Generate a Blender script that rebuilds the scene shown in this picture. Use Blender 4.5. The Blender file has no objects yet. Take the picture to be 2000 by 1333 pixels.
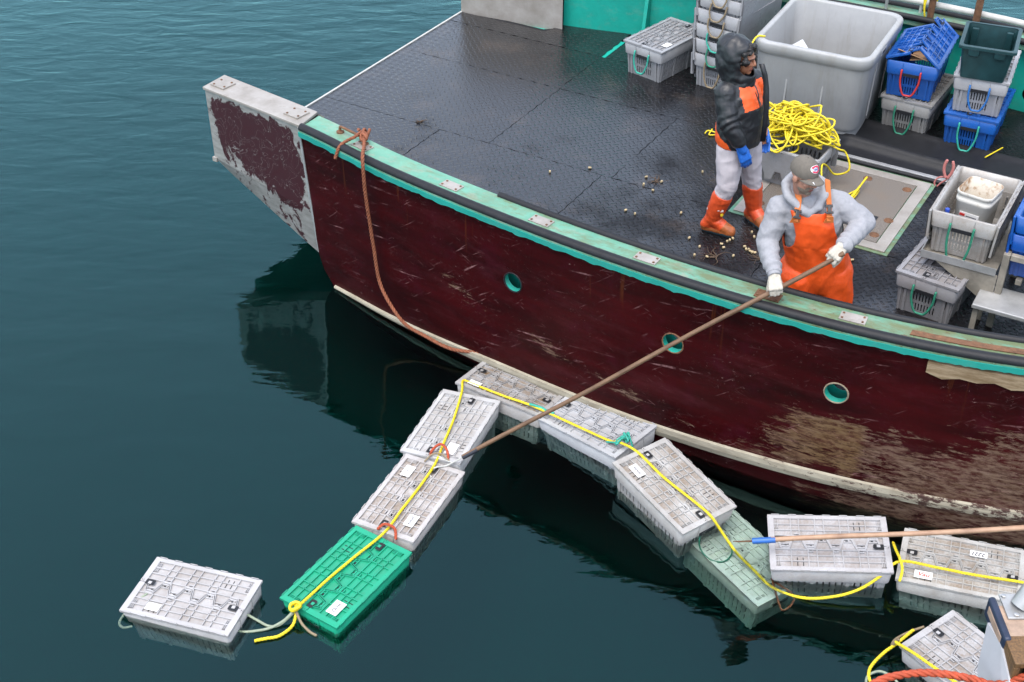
import bpy, bmesh, math, random
import numpy as np
from mathutils import Vector, Matrix, noise
R_ = math.radians
random.seed(7)
sc = bpy.context.scene
C = sc.collection

# ------------------------------------------------------------------ camera, sky, sun, exposure
cd = bpy.data.cameras.new('camera'); cam = bpy.data.objects.new('camera', cd); C.objects.link(cam)
cam.location = (0, 0, 6.75); cam.rotation_euler = (R_(90 - 36.0), 0, 0)
cd.lens = 46.8; cd.sensor_width = 36; cd.clip_start = 0.1; cd.clip_end = 2000
sc.camera = cam
SUN_EL, SUN_AZ = 70, 205          # degrees above the horizon, compass direction of the veiled sun
w = bpy.data.worlds.new('World'); sc.world = w; w.use_nodes = True
nt = w.node_tree; nt.nodes.clear()
sky = nt.nodes.new('ShaderNodeTexSky'); sky.sky_type = 'NISHITA'; sky.sun_disc = False
sky.sun_elevation = R_(SUN_EL); sky.sun_rotation = R_(SUN_AZ); sky.air_density = 1.0; sky.dust_density = 2.0; sky.ozone_density = 1.0
hs = nt.nodes.new('ShaderNodeHueSaturation'); hs.inputs['Saturation'].default_value = 0.60
bg = nt.nodes.new('ShaderNodeBackground'); bg.inputs['Strength'].default_value = 0.15
wo = nt.nodes.new('ShaderNodeOutputWorld')
nt.links.new(sky.outputs[0], hs.inputs['Color']); nt.links.new(hs.outputs[0], bg.inputs[0]); nt.links.new(bg.outputs[0], wo.inputs[0])
sd = bpy.data.lights.new('sun', 'SUN'); sun = bpy.data.objects.new('sun', sd); C.objects.link(sun)
sd.energy = 0.8; sd.angle = R_(40); sd.color = (1.0, 0.95, 0.88)
az = R_(SUN_AZ); el = R_(SUN_EL)
sdir = Vector((math.sin(az) * math.cos(el), math.cos(az) * math.cos(el), math.sin(el)))
sun.rotation_euler = sdir.to_track_quat('Z', 'Y').to_euler(); sun.location = sdir * 40
sc.view_settings.view_transform = 'Standard'; sc.view_settings.look = 'None'
sc.view_settings.gamma = 1; sc.view_settings.exposure = 1.72
sc.render.engine = 'CYCLES'
sc.cycles.use_denoising = True
sc.cycles.caustics_reflective = False; sc.cycles.caustics_refractive = True
sc.cycles.max_bounces = 10; sc.cycles.transparent_max_bounces = 8

# ------------------------------------------------------------------ material helper
class NT:
    def __init__(s, name):
        s.m = bpy.data.materials.new(name); s.m.use_nodes = True
        s.t = s.m.node_tree; s.t.nodes.clear()
        s.out = s.t.nodes.new('ShaderNodeOutputMaterial')
    def n(s, typ, ins=None, **props):
        nd = s.t.nodes.new('ShaderNode' + typ)
        for k, v in props.items(): setattr(nd, k, v)
        for k, v in (ins or {}).items():
            so = nd.inputs[k]
            if hasattr(v, 'is_output'): s.t.links.new(v, so)
            else: so.default_value = v
        return nd
    def math(s, op, a, b=0.0, c=0.0, clamp=False):
        return s.n('Math', {0: a, 1: b, 2: c}, operation=op, use_clamp=clamp).outputs[0]
    def mix(s, fac, a, b):
        nd = s.n('Mix', {0: fac, 6: a, 7: b}, data_type='RGBA'); return nd.outputs[2]
    def ramp(s, x, lo, hi):
        return s.n('MapRange', {0: x, 1: lo, 2: hi}).outputs[0]
    def obj(s, scale=(1, 1, 1), loc=(0, 0, 0), rot=(0, 0, 0), gen='Object'):
        tc = s.n('TexCoord'); mp = s.n('Mapping', {0: tc.outputs[gen], 'Location': loc, 'Scale': scale, 'Rotation': rot})
        return mp.outputs[0]
    def noise(s, vec, scale, detail=4, rough=0.55, dist=0.0):
        return s.n('TexNoise', {'Vector': vec, 'Scale': scale, 'Detail': detail, 'Roughness': rough, 'Distortion': dist}).outputs[0]
    def bump(s, h, strength=0.3, dist=0.01, normal=None):
        d = {'Height': h, 'Strength': strength, 'Distance': dist}
        if normal is not None: d['Normal'] = normal
        return s.n('Bump', d).outputs[0]
    def princ(s, col, rough=0.5, metal=0.0, normal=None, spec=0.5, **kw):
        d = {'Base Color': col, 'Roughness': rough, 'Metallic': metal, 'Specular IOR Level': spec}
        if normal is not None: d['Normal'] = normal
        d.update(kw)
        p = s.n('BsdfPrincipled', d); s.t.links.new(p.outputs[0], s.out.inputs[0]); return p

def c4(r, g, b): return (r, g, b, 1.0)

MAT = {}
def simple(name, col, rough=0.5, metal=0.0, var=0.12, scale=12, bump=0.0, bscale=60, spec=0.5, dark=0.6):
    t = NT(name); v = t.obj()
    n1 = t.noise(v, scale, 5, 0.6)
    k = t.ramp(n1, 0.3, 0.75)
    a = c4(*[min(1, x * (1 + var)) for x in col]); b = c4(*[x * (1 - var) * 1.0 for x in col])
    colr = t.mix(k, b, a)
    nrm = None
    if bump > 0: nrm = t.bump(t.noise(v, bscale, 4, 0.6), bump, 0.01)
    t.princ(colr, rough, metal, nrm, spec)
    MAT[name] = t.m; return t.m

# crate plastic: colour from the object's own colour, its alpha says how soiled it is
def plastic(name, floor):
    t = NT(name); oi = t.n('ObjectInfo'); v = t.obj()
    off = t.n('VectorMath', {0: v, 1: oi.outputs['Location']}, operation='ADD').outputs[0]
    big = t.noise(off, 5.0, 5, 0.65); fine = t.noise(off, 60, 3, 0.7)
    d = t.math('ADD', t.math('MULTIPLY', big, 0.75), t.math('MULTIPLY', fine, 0.45))
    d = t.ramp(d, 0.44, 0.82)
    amt = t.math('MULTIPLY', d, oi.outputs['Alpha'])
    amt = t.math('MULTIPLY', amt, 1.7 if floor else 0.6, clamp=True)
    base = t.mix(t.ramp(big, 0.2, 0.8), oi.outputs['Color'], t.n('HueSaturation', {'Color': oi.outputs['Color'], 'Value': 0.68}).outputs[0])
    col = t.mix(amt, base, c4(0.17, 0.11, 0.058))
    speck = t.ramp(t.noise(off, 140, 1, 0.5), 0.70, 0.74)
    col = t.mix(t.math('MULTIPLY', speck, t.math('MULTIPLY', oi.outputs['Alpha'], 0.8)), col, c4(0.06, 0.045, 0.03))
    t.princ(col, t.ramp(big, 0.0, 1.6), 0.0, t.bump(fine, 0.08, 0.004))
    MAT[name] = t.m
plastic('crate_plastic', False); plastic('crate_lid', True)
simple('painted_shade', (0.00672, 0.00756, 0.01008), 0.6)  # near-black painted in for the shade of holes, slots, gaps and recesses
simple('label_paper', (0.672, 0.6636, 0.6384), 0.6, var=0.06)
simple('ink', (0.0252, 0.0252, 0.042), 0.6)
simple('red_ink', (0.462, 0.0252, 0.0168), 0.6)
simple('yellow_rope', (0.62, 0.49, 0.012), 0.55, var=0.2, scale=40, bump=0.3, bscale=260)
simple('orange_rope', (0.20, 0.062, 0.026), 0.75, var=0.25, scale=30, bump=0.4, bscale=300)
simple('red_orange_rope', (0.36, 0.055, 0.018), 0.65, var=0.2, scale=30, bump=0.4, bscale=300)
simple('green_rope', (0.0168, 0.168, 0.1008), 0.6, var=0.25, scale=40)
simple('teal_rope', (0.0252, 0.3024, 0.2268), 0.6, var=0.2, scale=40)
simple('pale_rope', (0.22, 0.26, 0.19), 0.7, var=0.2, scale=40)
simple('tan_rope', (0.20, 0.155, 0.095), 0.8, var=0.2, scale=40)
simple('red_rope', (0.42, 0.0252, 0.021), 0.6, var=0.2, scale=40)
simple('blue_rope', (0.0168, 0.1176, 0.3528), 0.6, var=0.2, scale=40)
simple('aluminium', (0.3864, 0.3864, 0.378), 0.42, 0.55, var=0.2, scale=9, bump=0.15, bscale=40)
simple('dirty_aluminium', (0.252, 0.2268, 0.1848), 0.6, 0.25, var=0.35, scale=7, bump=0.2, bscale=40)
simple('steel', (0.462, 0.462, 0.4536), 0.35, 0.8, var=0.12)
simple('rust', (0.1344, 0.063, 0.0294), 0.8, 0.1, var=0.4, scale=25, bump=0.4, bscale=90)
simple('black_rubber', (0.010, 0.0105, 0.0125), 0.55, var=0.3, scale=14, bump=0.12, bscale=50, spec=0.28)
simple('tape_black', (0.0168, 0.0168, 0.0252), 0.5)
simple('tape_blue', (0.0168, 0.1008, 0.3528), 0.45)
simple('rail_white', (0.3927, 0.3927, 0.3641), 0.5, var=0.15)
t = NT('tub_grey'); n = t.noise(t.obj(), 3.5, 6, 0.65); st_ = t.noise(t.obj(scale=(2.2, 2.2, 0.35)), 4, 6, 0.7); sp_ = t.noise(t.obj(), 42, 4, 0.7)
col = t.mix(t.ramp(n, 0.3, 0.7), c4(0.255, 0.26, 0.26), c4(0.31, 0.315, 0.315)); col = t.mix(t.math('MULTIPLY', t.ramp(st_, 0.52, 0.75), 0.5), col, c4(0.19, 0.175, 0.14)); col = t.mix(t.math('MULTIPLY', t.ramp(sp_, 0.70, 0.76), 0.6), col, c4(0.09, 0.08, 0.065))
t.princ(col, 0.5, 0, t.bump(sp_, 0.06, 0.004)); MAT['tub_grey'] = t.m
simple('cardboard', (0.3024, 0.1764, 0.0924), 0.85, var=0.15)
simple('bag_white', (0.6552, 0.672, 0.6888), 0.5)
simple('tote_green', (0.0084, 0.0378, 0.042), 0.42, var=0.3)
simple('pink_handle', (0.3864, 0.1344, 0.1176), 0.6)
simple('peg', (0.42, 0.33, 0.19), 0.7, var=0.2)
simple('weed', (0.0588, 0.0336, 0.0168), 0.7, var=0.4, scale=30)
simple('bottle_clear', (0.462, 0.4872, 0.504), 0.2)
simple('bottle_cap', (0.0252, 0.0672, 0.378), 0.4)
simple('skin_man', (0.36, 0.175, 0.12), 0.5, var=0.12, scale=20)
simple('beard', (0.1848, 0.1428, 0.1092), 0.8, var=0.35, scale=160)
simple('skin_woman', (0.30, 0.125, 0.068), 0.42, var=0.12, scale=20)
simple('hair_black', (0.0084, 0.00672, 0.00672), 0.5, var=0.3, scale=90, bump=0.6, bscale=120)
simple('lip', (0.2184, 0.0672, 0.0546), 0.45)
simple('eye_dark', (0.0126, 0.01008, 0.0084), 0.25)
simple('eye_white', (0.504, 0.4788, 0.4536), 0.3)
simple('fleece_grey', (0.2642, 0.2677, 0.2856), 0.95, var=0.08, scale=60, bump=0.25, bscale=150, spec=0.15)
simple('cap_khaki', (0.125, 0.112, 0.095), 0.9, var=0.1, scale=50, bump=0.2, bscale=300, spec=0.2)
simple('cap_patch', (0.6552, 0.6552, 0.6552), 0.7)
simple('emblem_red', (0.5208, 0.0168, 0.0588), 0.7)
simple('emblem_blue', (0.042, 0.084, 0.294), 0.7)
simple('oilskin_orange', (0.70, 0.075, 0.007), 0.50, var=0.10, scale=9, bump=0.25, bscale=24)
simple('strap_orange', (0.4368, 0.1176, 0.021), 0.7, var=0.12)
simple('buckle_black', (0.01008, 0.01008, 0.01092), 0.35)
simple('glove_white', (0.3998, 0.3713, 0.3142), 0.9, var=0.12, scale=30, bump=0.3, bscale=160, spec=0.2)
simple('glove_blue', (0.0126, 0.1092, 0.4368), 0.5, var=0.12, scale=20, bump=0.15, bscale=200)
simple('jacket_black', (0.01092, 0.01176, 0.01428), 0.46, var=0.2, scale=20)
simple('jacket_orange', (0.7224, 0.0966, 0.01512), 0.45, var=0.08)
simple('trouser_white', (0.4284, 0.3927, 0.407), 0.9, var=0.07, scale=14, spec=0.2)
simple('boot_orange', (0.5208, 0.063, 0.01512), 0.42, var=0.2, scale=14)
simple('boot_toe', (0.3024, 0.084, 0.021), 0.5, var=0.3, scale=20)
simple('sole_dark', (0.01008, 0.0252, 0.0336), 0.5)
simple('boot_yellow', (0.672, 0.504, 0.0252), 0.5)
simple('navy_bumper', (0.012, 0.02, 0.045), 0.5, var=0.3)
simple('panel_white', (0.34, 0.35, 0.37), 0.5, var=0.05)
simple('rusty_plate', (0.3528, 0.252, 0.1848), 0.7, 0.1, var=0.35, scale=12, bump=0.3, bscale=60)
simple('cream_paint', (0.2856, 0.257, 0.1999), 0.6, var=0.16, scale=14, bump=0.15, bscale=60)

# cream strake, its paint coming off towards the bow
t = NT('strake_cream'); ux = t.n('SeparateXYZ', {0: t.obj()}).outputs[0]; n = t.noise(t.obj(scale=(0.6, 1, 1.6)), 16, 8, 0.75)
k = t.ramp(t.math('ADD', n, t.math('MULTIPLY', t.ramp(ux, 4.6, 7.4), 0.20)), 0.66, 0.70)
cr_ = t.mix(t.ramp(t.noise(t.obj(scale=(.5, 1, 2)), 9, 6, 0.7), 0.4, 0.7), c4(0.33, 0.30, 0.23), c4(0.21, 0.18, 0.13))
t.princ(t.mix(k, cr_, c4(0.045, 0.02, 0.015)), 0.6, 0, t.bump(k, -0.3, 0.004)); MAT['strake_cream'] = t.m
# bucket plastic, soiled with bait towards random patches
t = NT('bucket_soiled'); v = t.obj(); n = t.noise(v, 14, 6, 0.7)
t.princ(t.mix(t.ramp(n, 0.46, 0.62), c4(0.48, 0.44, 0.37), c4(0.22, 0.12, 0.05)), 0.6); MAT['bucket_soiled'] = t.m
t = NT('bucket_white'); v = t.obj(); n = t.noise(v, 22, 6, 0.7)
t.princ(t.mix(t.ramp(n, 0.56, 0.78), c4(0.46, 0.45, 0.41), c4(0.22, 0.16, 0.09)), 0.5); MAT['bucket_white'] = t.m

# wooden poles
def wood(name, a, b):
    t = NT(name); v = t.obj(scale=(1, 1, 0.08)); n = t.noise(v, 90, 4, 0.6); k = t.noise(t.obj(), 6, 4)
    col = t.mix(t.ramp(n, 0.35, 0.7), c4(*a), c4(*b)); col = t.mix(t.ramp(k, 0.45, 0.75), col, c4(a[0] * .55, a[1] * .5, a[2] * .5))
    t.princ(col, 0.62, 0, t.bump(n, 0.2, 0.004)); MAT[name] = t.m
wood('pole_brown', (0.105, 0.055, 0.028), (0.165, 0.095, 0.05))
wood('pole_pale', (0.31, 0.185, 0.115), (0.37, 0.24, 0.155))
wood('timber_brown', (0.16, 0.085, 0.03), (0.06, 0.032, 0.013))

# maroon hull paint: scratches, chips and a worn stretch towards the bow where the fibreglass shows
t = NT('hull_maroon'); v = t.obj()
xyz = t.n('SeparateXYZ', {0: v}); U, Z = xyz.outputs[0], xyz.outputs[2]
str_v = t.obj(scale=(0.5, 1, 2.6))
streak = t.noise(str_v, 8.5, 9, 0.78, 0.3)
patch = t.noise(t.obj(scale=(0.8, 1, 1.1)), 2.1, 4, 0.5)
# how worn: more forward of u = 5.4 and low on the side, a rubbed band amidships
fwd = t.math('MULTIPLY', t.ramp(U, 5.0, 7.0), t.ramp(Z, 1.25, 0.55))
f1 = t.math('MULTIPLY', t.ramp(U, 5.25, 5.95), t.ramp(U, 6.24, 6.18)); f1 = t.math('MULTIPLY', f1, t.math('MULTIPLY', t.ramp(Z, 0.86, 0.70), t.ramp(Z, 0.22, 0.36)))
du = t.math('SUBTRACT', Z, t.math('SUBTRACT', 0.98, t.math('MULTIPLY', t.math('SUBTRACT', U, 1.3), 0.19)))
band = t.math('MULTIPLY', t.ramp(t.math('ABSOLUTE', du), 0.20, 0.0), t.math('MULTIPLY', t.ramp(U, 1.6, 3.0), t.ramp(U, 6.5, 4.5)))
wear = t.math('ADD', t.math('MULTIPLY', fwd, 0.40), t.math('ADD', t.math('MULTIPLY', f1, 0.17), t.math('MULTIPLY', band, 0.21)))
sig = t.math('ADD', t.math('ADD', streak, t.math('MULTIPLY', t.math('SUBTRACT', patch, 0.5), 0.5)), wear)
worn = t.ramp(sig, 0.735, 0.765)
chips = t.ramp(t.noise(t.obj(scale=(1, 1, 1.5)), 34, 4, 0.72), 0.655, 0.69)
chips = t.math('MULTIPLY', chips, t.math('MAXIMUM', t.ramp(patch, 0.46, 0.62), band))
# short slanting scratches: thresholded noise stretched along two directions
def dashes(ang, sc_, lo, hi, off):
    v_ = t.obj(rot=(0, R_(ang), 0), loc=off); w_ = t.n('Mapping', {0: v_, 'Scale': (1.0, 1.0, 13.0)}).outputs[0]
    return t.ramp(t.noise(w_, sc_, 2, 0.5, 0.25), lo, hi)
clus = t.ramp(t.noise(t.obj(loc=(9, 4, 2)), 2.6, 3, 0.6), 0.46, 0.66)
clus = t.math('MAXIMUM', clus, t.math('MULTIPLY', band, 0.9))
scr = t.math('MAXIMUM', dashes(38, 4.0, 0.665, 0.73, (1, 2, 3)), t.math('MAXIMUM', dashes(-24, 9.5, 0.68, 0.74, (4, 1, 6)), dashes(8, 2.6, 0.65, 0.73, (7, 2, 1))))
scr = t.math('MULTIPLY', t.math('MULTIPLY', scr, clus), t.ramp(t.noise(t.obj(loc=(2, 2, 2)), 11, 3, 0.7), 0.35, 0.65))
runs = t.math('MULTIPLY', t.ramp(t.noise(t.obj(scale=(9.0, 1, 0.5)), 2.2, 3, 0.6), 0.64, 0.72), t.ramp(Z, 0.95, 1.4))
mar = t.mix(t.ramp(t.noise(t.obj(scale=(.4, 1, 2)), 3, 5, 0.6), 0.3, 0.75), c4(0.011, 0.0008, 0.0011), c4(0.037, 0.0018, 0.0028))
mar = t.mix(t.math('MULTIPLY', t.ramp(t.noise(t.obj(loc=(5, 5, 5)), 4, 5, 0.6), 0.55, 0.75), 0.5), mar, c4(0.036, 0.003, 0.008))
bare = t.mix(t.ramp(t.noise(str_v, 16, 5, 0.7), 0.35, 0.7), c4(0.085, 0.05, 0.03), c4(0.17, 0.115, 0.085))
bare = t.mix(t.math('MULTIPLY', f1, 0.55), bare, c4(0.13, 0.08, 0.028))
fine_ = t.ramp(t.noise(t.obj(scale=(0.6, 1, 2.4)), 17, 6, 0.75), 0.40, 0.55)
worn = t.math('MULTIPLY', worn, t.math('ADD', 0.12, t.math('MULTIPLY', fine_, 0.88)))
col = t.mix(t.math('MULTIPLY', worn, 0.92), mar, bare)
col = t.mix(t.math('MULTIPLY', runs, 0.45), col, c4(0.10, 0.028, 0.008))
col = t.mix(t.math('MULTIPLY', t.ramp(t.noise(t.obj(scale=(0.35, 1, 1.6), loc=(6, 0, 1)), 3.2, 8, 0.8), 0.52, 0.72), 0.35), col, c4(0.075, 0.018, 0.022))
col = t.mix(t.math('MULTIPLY', scr, 0.75), col, c4(0.30, 0.16, 0.16)); col = t.mix(t.math('MULTIPLY', chips, 0.8), col, c4(0.24, 0.15, 0.14))
rough = t.math('ADD', 0.40, t.math('MULTIPLY', worn, 0.35))
t.princ(col, rough, 0, t.bump(t.math('ADD', worn, t.noise(t.obj(), 40, 3)), 0.12, 0.003), 0.10); MAT['hull_maroon'] = t.m

# maroon paint flaking off aluminium
t = NT('flaking_maroon'); v = t.obj(scale=(1, 1, 1.0)); xyz = t.n('SeparateXYZ', {0: v}); U, Z = xyz.outputs[0], xyz.outputs[2]
n = t.noise(t.obj(scale=(1.2, 1, 1)), 5.0, 9, 0.72, 0.6)
edge = t.math('MULTIPLY', t.math('MULTIPLY', t.ramp(U, -0.22, -0.10), t.ramp(U, 0.95, 0.80)), t.ramp(Z, 1.54, 1.44))
low = t.ramp(t.math('SUBTRACT', Z, t.math('MULTIPLY', U, -0.28)), 0.84, 1.06)
sgn = t.math('ADD', n, t.math('ADD', t.math('MULTIPLY', edge, 0.26), t.math('MULTIPLY', low, 0.22)))
paint = t.ramp(sgn, 0.80, 0.82)
sl = t.noise(t.obj(), 7, 2, 0.4, 1.6); line = t.ramp(t.math('ABSOLUTE', t.math('SUBTRACT', sl, 0.5)), 0.006, 0.002)
paint = t.math('MULTIPLY', paint, t.math('SUBTRACT', 1.0, t.math('MULTIPLY', line, 0.7)))
al = t.mix(t.ramp(t.noise(t.obj(scale=(1, 1, 3)), 8, 5, 0.6), 0.3, 0.7), c4(0.22, 0.21, 0.195), c4(0.35, 0.34, 0.32))
col = t.mix(paint, al, c4(0.030, 0.002, 0.005))
t.princ(col, 0.45, t.math('MULTIPLY', t.math('SUBTRACT', 1.0, paint), 0.35), t.bump(paint, 0.25, 0.004)); MAT['flaking_maroon'] = t.m

# weathered bare aluminium plate
t = NT('bare_plate'); n = t.noise(t.obj(), 4, 6, 0.65); s1 = t.noise(t.obj(scale=(1, 1, 14)), 9, 4, 0.7)
col = t.mix(t.ramp(n, 0.3, 0.7), c4(0.24, 0.215, 0.185), c4(0.38, 0.355, 0.325)); col = t.mix(t.math('MULTIPLY', t.ramp(s1, 0.6, 0.75), 0.5), col, c4(0.17, 0.14, 0.11))
t.princ(col, 0.5, 0.3, t.bump(s1, 0.1, 0.004)); MAT['bare_plate'] = t.m

# teal bulwark and gunwale paint
def teal(name, fade, lo, hi):
    t = NT(name); n = t.noise(t.obj(), 3.2, 7, 0.7); f = t.noise(t.obj(loc=(2, 8, 1)), 26, 5, 0.7); g = t.noise(t.obj(scale=(0.6, 1, 1), loc=(7, 1, 0)), 9, 7, 0.72)
    col = t.mix(t.ramp(n, 0.3, 0.7), c4(*lo), c4(*hi))
    stn = t.ramp(t.noise(t.obj(scale=(0.8, 1, 1), loc=(1, 3, 3)), 5, 7, 0.75), 0.50, 0.68)
    col = t.mix(t.math('MULTIPLY', stn, fade * 0.55), col, c4(0.15, 0.12, 0.05))
    col = t.mix(t.math('MULTIPLY', t.ramp(g, 0.52, 0.66), fade), col, c4(0.20, 0.24, 0.18))
    col = t.mix(t.math('MULTIPLY', t.ramp(f, 0.68, 0.74), min(1, fade + .35)), col, c4(0.11, 0.055, 0.025))
    if fade > 0.5:
        ux = t.n('SeparateXYZ', {0: t.obj()}).outputs[0]
        dm = t.math('ADD', t.noise(t.obj(scale=(0.5, 1.6, 1), loc=(3, 3, 0)), 7, 8, 0.75), t.math('MULTIPLY', t.ramp(ux, 2.0, 7.0), 0.20))
        col = t.mix(t.math('MULTIPLY', t.ramp(dm, 0.54, 0.72), 0.85), col, c4(0.105, 0.115, 0.045))
        rs = t.math('ADD', t.noise(t.obj(scale=(0.7, 1.5, 1), loc=(8, 1, 0)), 15, 7, 0.75), t.math('MULTIPLY', t.ramp(ux, 3.0, 7.5), 0.10))
        col = t.mix(t.math('MULTIPLY', t.ramp(rs, 0.64, 0.70), 0.8), col, c4(0.09, 0.04, 0.018))
    t.princ(col, 0.5, 0, t.bump(f, 0.15, 0.004)); MAT[name] = t.m
teal('teal_wall', 0.15, (0.003, 0.26, 0.20), (0.004, 0.34, 0.26))
teal('teal_top', 0.95, (0.075, 0.23, 0.16), (0.13, 0.31, 0.22))
teal('teal_lip', 0.10, (0.006, 0.20, 0.165), (0.012, 0.26, 0.21))

# wet black deck mats with a chevron tread
t = NT('deck_rubber'); v = t.obj(scale=(17, 17, 17), rot=(0, 0, R_(45))); xyz = t.n('SeparateXYZ', {0: v}); X, Y = xyz.outputs[0], xyz.outputs[1]
cx = t.math('FLOOR', X); cy = t.math('FLOOR', Y)
par = t.math('ABSOLUTE', t.math('SUBTRACT', t.math('MODULO', t.math('ABSOLUTE', t.math('ADD', cx, cy)), 2.0), 0.0))
fx = t.math('SUBTRACT', t.math('SUBTRACT', X, cx), 0.5); fy = t.math('SUBTRACT', t.math('SUBTRACT', Y, cy), 0.5)
a1 = t.n('Mix', {0: par, 2: fx, 3: fy}, data_type='FLOAT').outputs[0]; a2 = t.n('Mix', {0: par, 2: fy, 3: fx}, data_type='FLOAT').outputs[0]
bar = t.math('MULTIPLY', t.ramp(t.math('ABSOLUTE', a1), 0.16, 0.07), t.ramp(t.math('ABSOLUTE', a2), 0.46, 0.36))
du_ = t.n('SeparateXYZ', {0: t.obj()}); film = t.math('ADD', t.noise(t.obj(), 1.3, 5, 0.6), t.math('MULTIPLY', t.ramp(du_.outputs[0], 4.6, 2.0), 0.22)); puddle = t.ramp(film, 0.48, 0.66)
bar = t.math('MULTIPLY', bar, t.math('SUBTRACT', 1.0, t.math('MULTIPLY', puddle, 0.72)))
grit = t.noise(t.obj(), 26, 6, 0.7)
h = t.math('ADD', t.math('MULTIPLY', bar, 1.0), t.math('MULTIPLY', grit, 0.35))
col = t.mix(t.ramp(grit, 0.35, 0.75), c4(0.004, 0.004, 0.005), c4(0.013, 0.012, 0.013))
col = t.mix(t.math('MULTIPLY', t.ramp(t.noise(t.obj(loc=(4, 2, 0)), 2.2, 5, 0.65), 0.55, 0.72), 0.5), col, c4(0.045, 0.032, 0.024))
rough = t.n('MapRange', {0: puddle, 1: 0.0, 2: 1.0, 3: 0.30, 4: 0.06}).outputs[0]
t.princ(col, rough, 0, t.bump(h, 0.8, 0.012), t.n('MapRange', {0: puddle, 1: 0.0, 2: 1.0, 3: 0.16, 4: 0.75}).outputs[0]); MAT['deck_rubber'] = t.m

# hatch cover: sanded non-skid plate
t = NT('hatch_plate'); n = t.noise(t.obj(), 130, 2, 0.5); m_ = t.noise(t.obj(), 5, 5, 0.65)
col = t.mix(t.ramp(n, 0.40, 0.58), c4(0.08, 0.068, 0.055), c4(0.20, 0.175, 0.15)); col = t.mix(t.math('MULTIPLY', t.ramp(m_, 0.5, 0.7), 0.4), col, c4(0.16, 0.12, 0.085))
t.princ(col, 0.55, 0.15, t.bump(n, 0.5, 0.005)); MAT['hatch_plate'] = t.m
t = NT('checker_plate'); v = t.obj(scale=(28, 28, 28), rot=(0, 0, R_(45))); ch = t.n('TexChecker', {'Vector': v, 'Scale': 1.0}); n = t.noise(t.obj(), 6, 5)
t.princ(t.mix(t.ramp(n, 0.3, 0.7), c4(0.34, 0.34, 0.33), c4(0.52, 0.52, 0.51)), 0.42, 0.5, t.bump(ch.outputs[1], 0.9, 0.006)); MAT['checker_plate'] = t.m

# sea water: clear dielectric surface over an absorbing body
t = NT('sea_water')
r1 = t.noise(t.obj(scale=(1.0, 2.2, 1), rot=(0, 0, R_(24))), 0.9, 3, 0.5, 0.4); r2 = t.noise(t.obj(scale=(1, 1.6, 1), rot=(0, 0, R_(-18))), 4.2, 3, 0.55, 0.3)
xyz = t.n('SeparateXYZ', {0: t.obj()}); far = t.ramp(xyz.outputs[1], 8.0, 16.0)
r3 = t.math('MULTIPLY', t.noise(t.obj(scale=(1, 2.4, 1), rot=(0, 0, R_(20))), 2.0, 3, 0.5, 0.6), far)
h = t.math('ADD', t.math('MULTIPLY', r1, 0.010), t.math('ADD', t.math('MULTIPLY', r2, 0.0016), t.math('MULTIPLY', r3, 0.015)))
nb = t.bump(h, 1.0, 1.0)
gl = t.n('BsdfGlossy', {'Color': (0.50, 0.98, 0.97, 1), 'Roughness': 0.01, 'Normal': nb}); rf = t.n('BsdfRefraction', {'Color': (0.95, 1, 1, 1), 'Roughness': 0.0, 'IOR': 1.09, 'Normal': nb})
fr_ = t.n('Fresnel', {'IOR': 1.52, 'Normal': nb}); g = t.n('MixShader', {0: fr_.outputs[0], 1: rf.outputs[0], 2: gl.outputs[0]})
va = t.n('VolumeAbsorption', {'Color': c4(0.22, 0.78, 0.72), 'Density': 1.1})
t.t.links.new(g.outputs[0], t.out.inputs[0]); t.t.links.new(va.outputs[0], t.out.inputs[1]); MAT['sea_water'] = t.m
t = NT('sea_floor'); n = t.noise(t.obj(), 0.35, 3)
t.princ(t.mix(n, c4(0.0015, 0.017, 0.018), c4(0.002, 0.020, 0.021)), 0.9, spec=0.0); MAT['sea_floor'] = t.m

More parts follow.
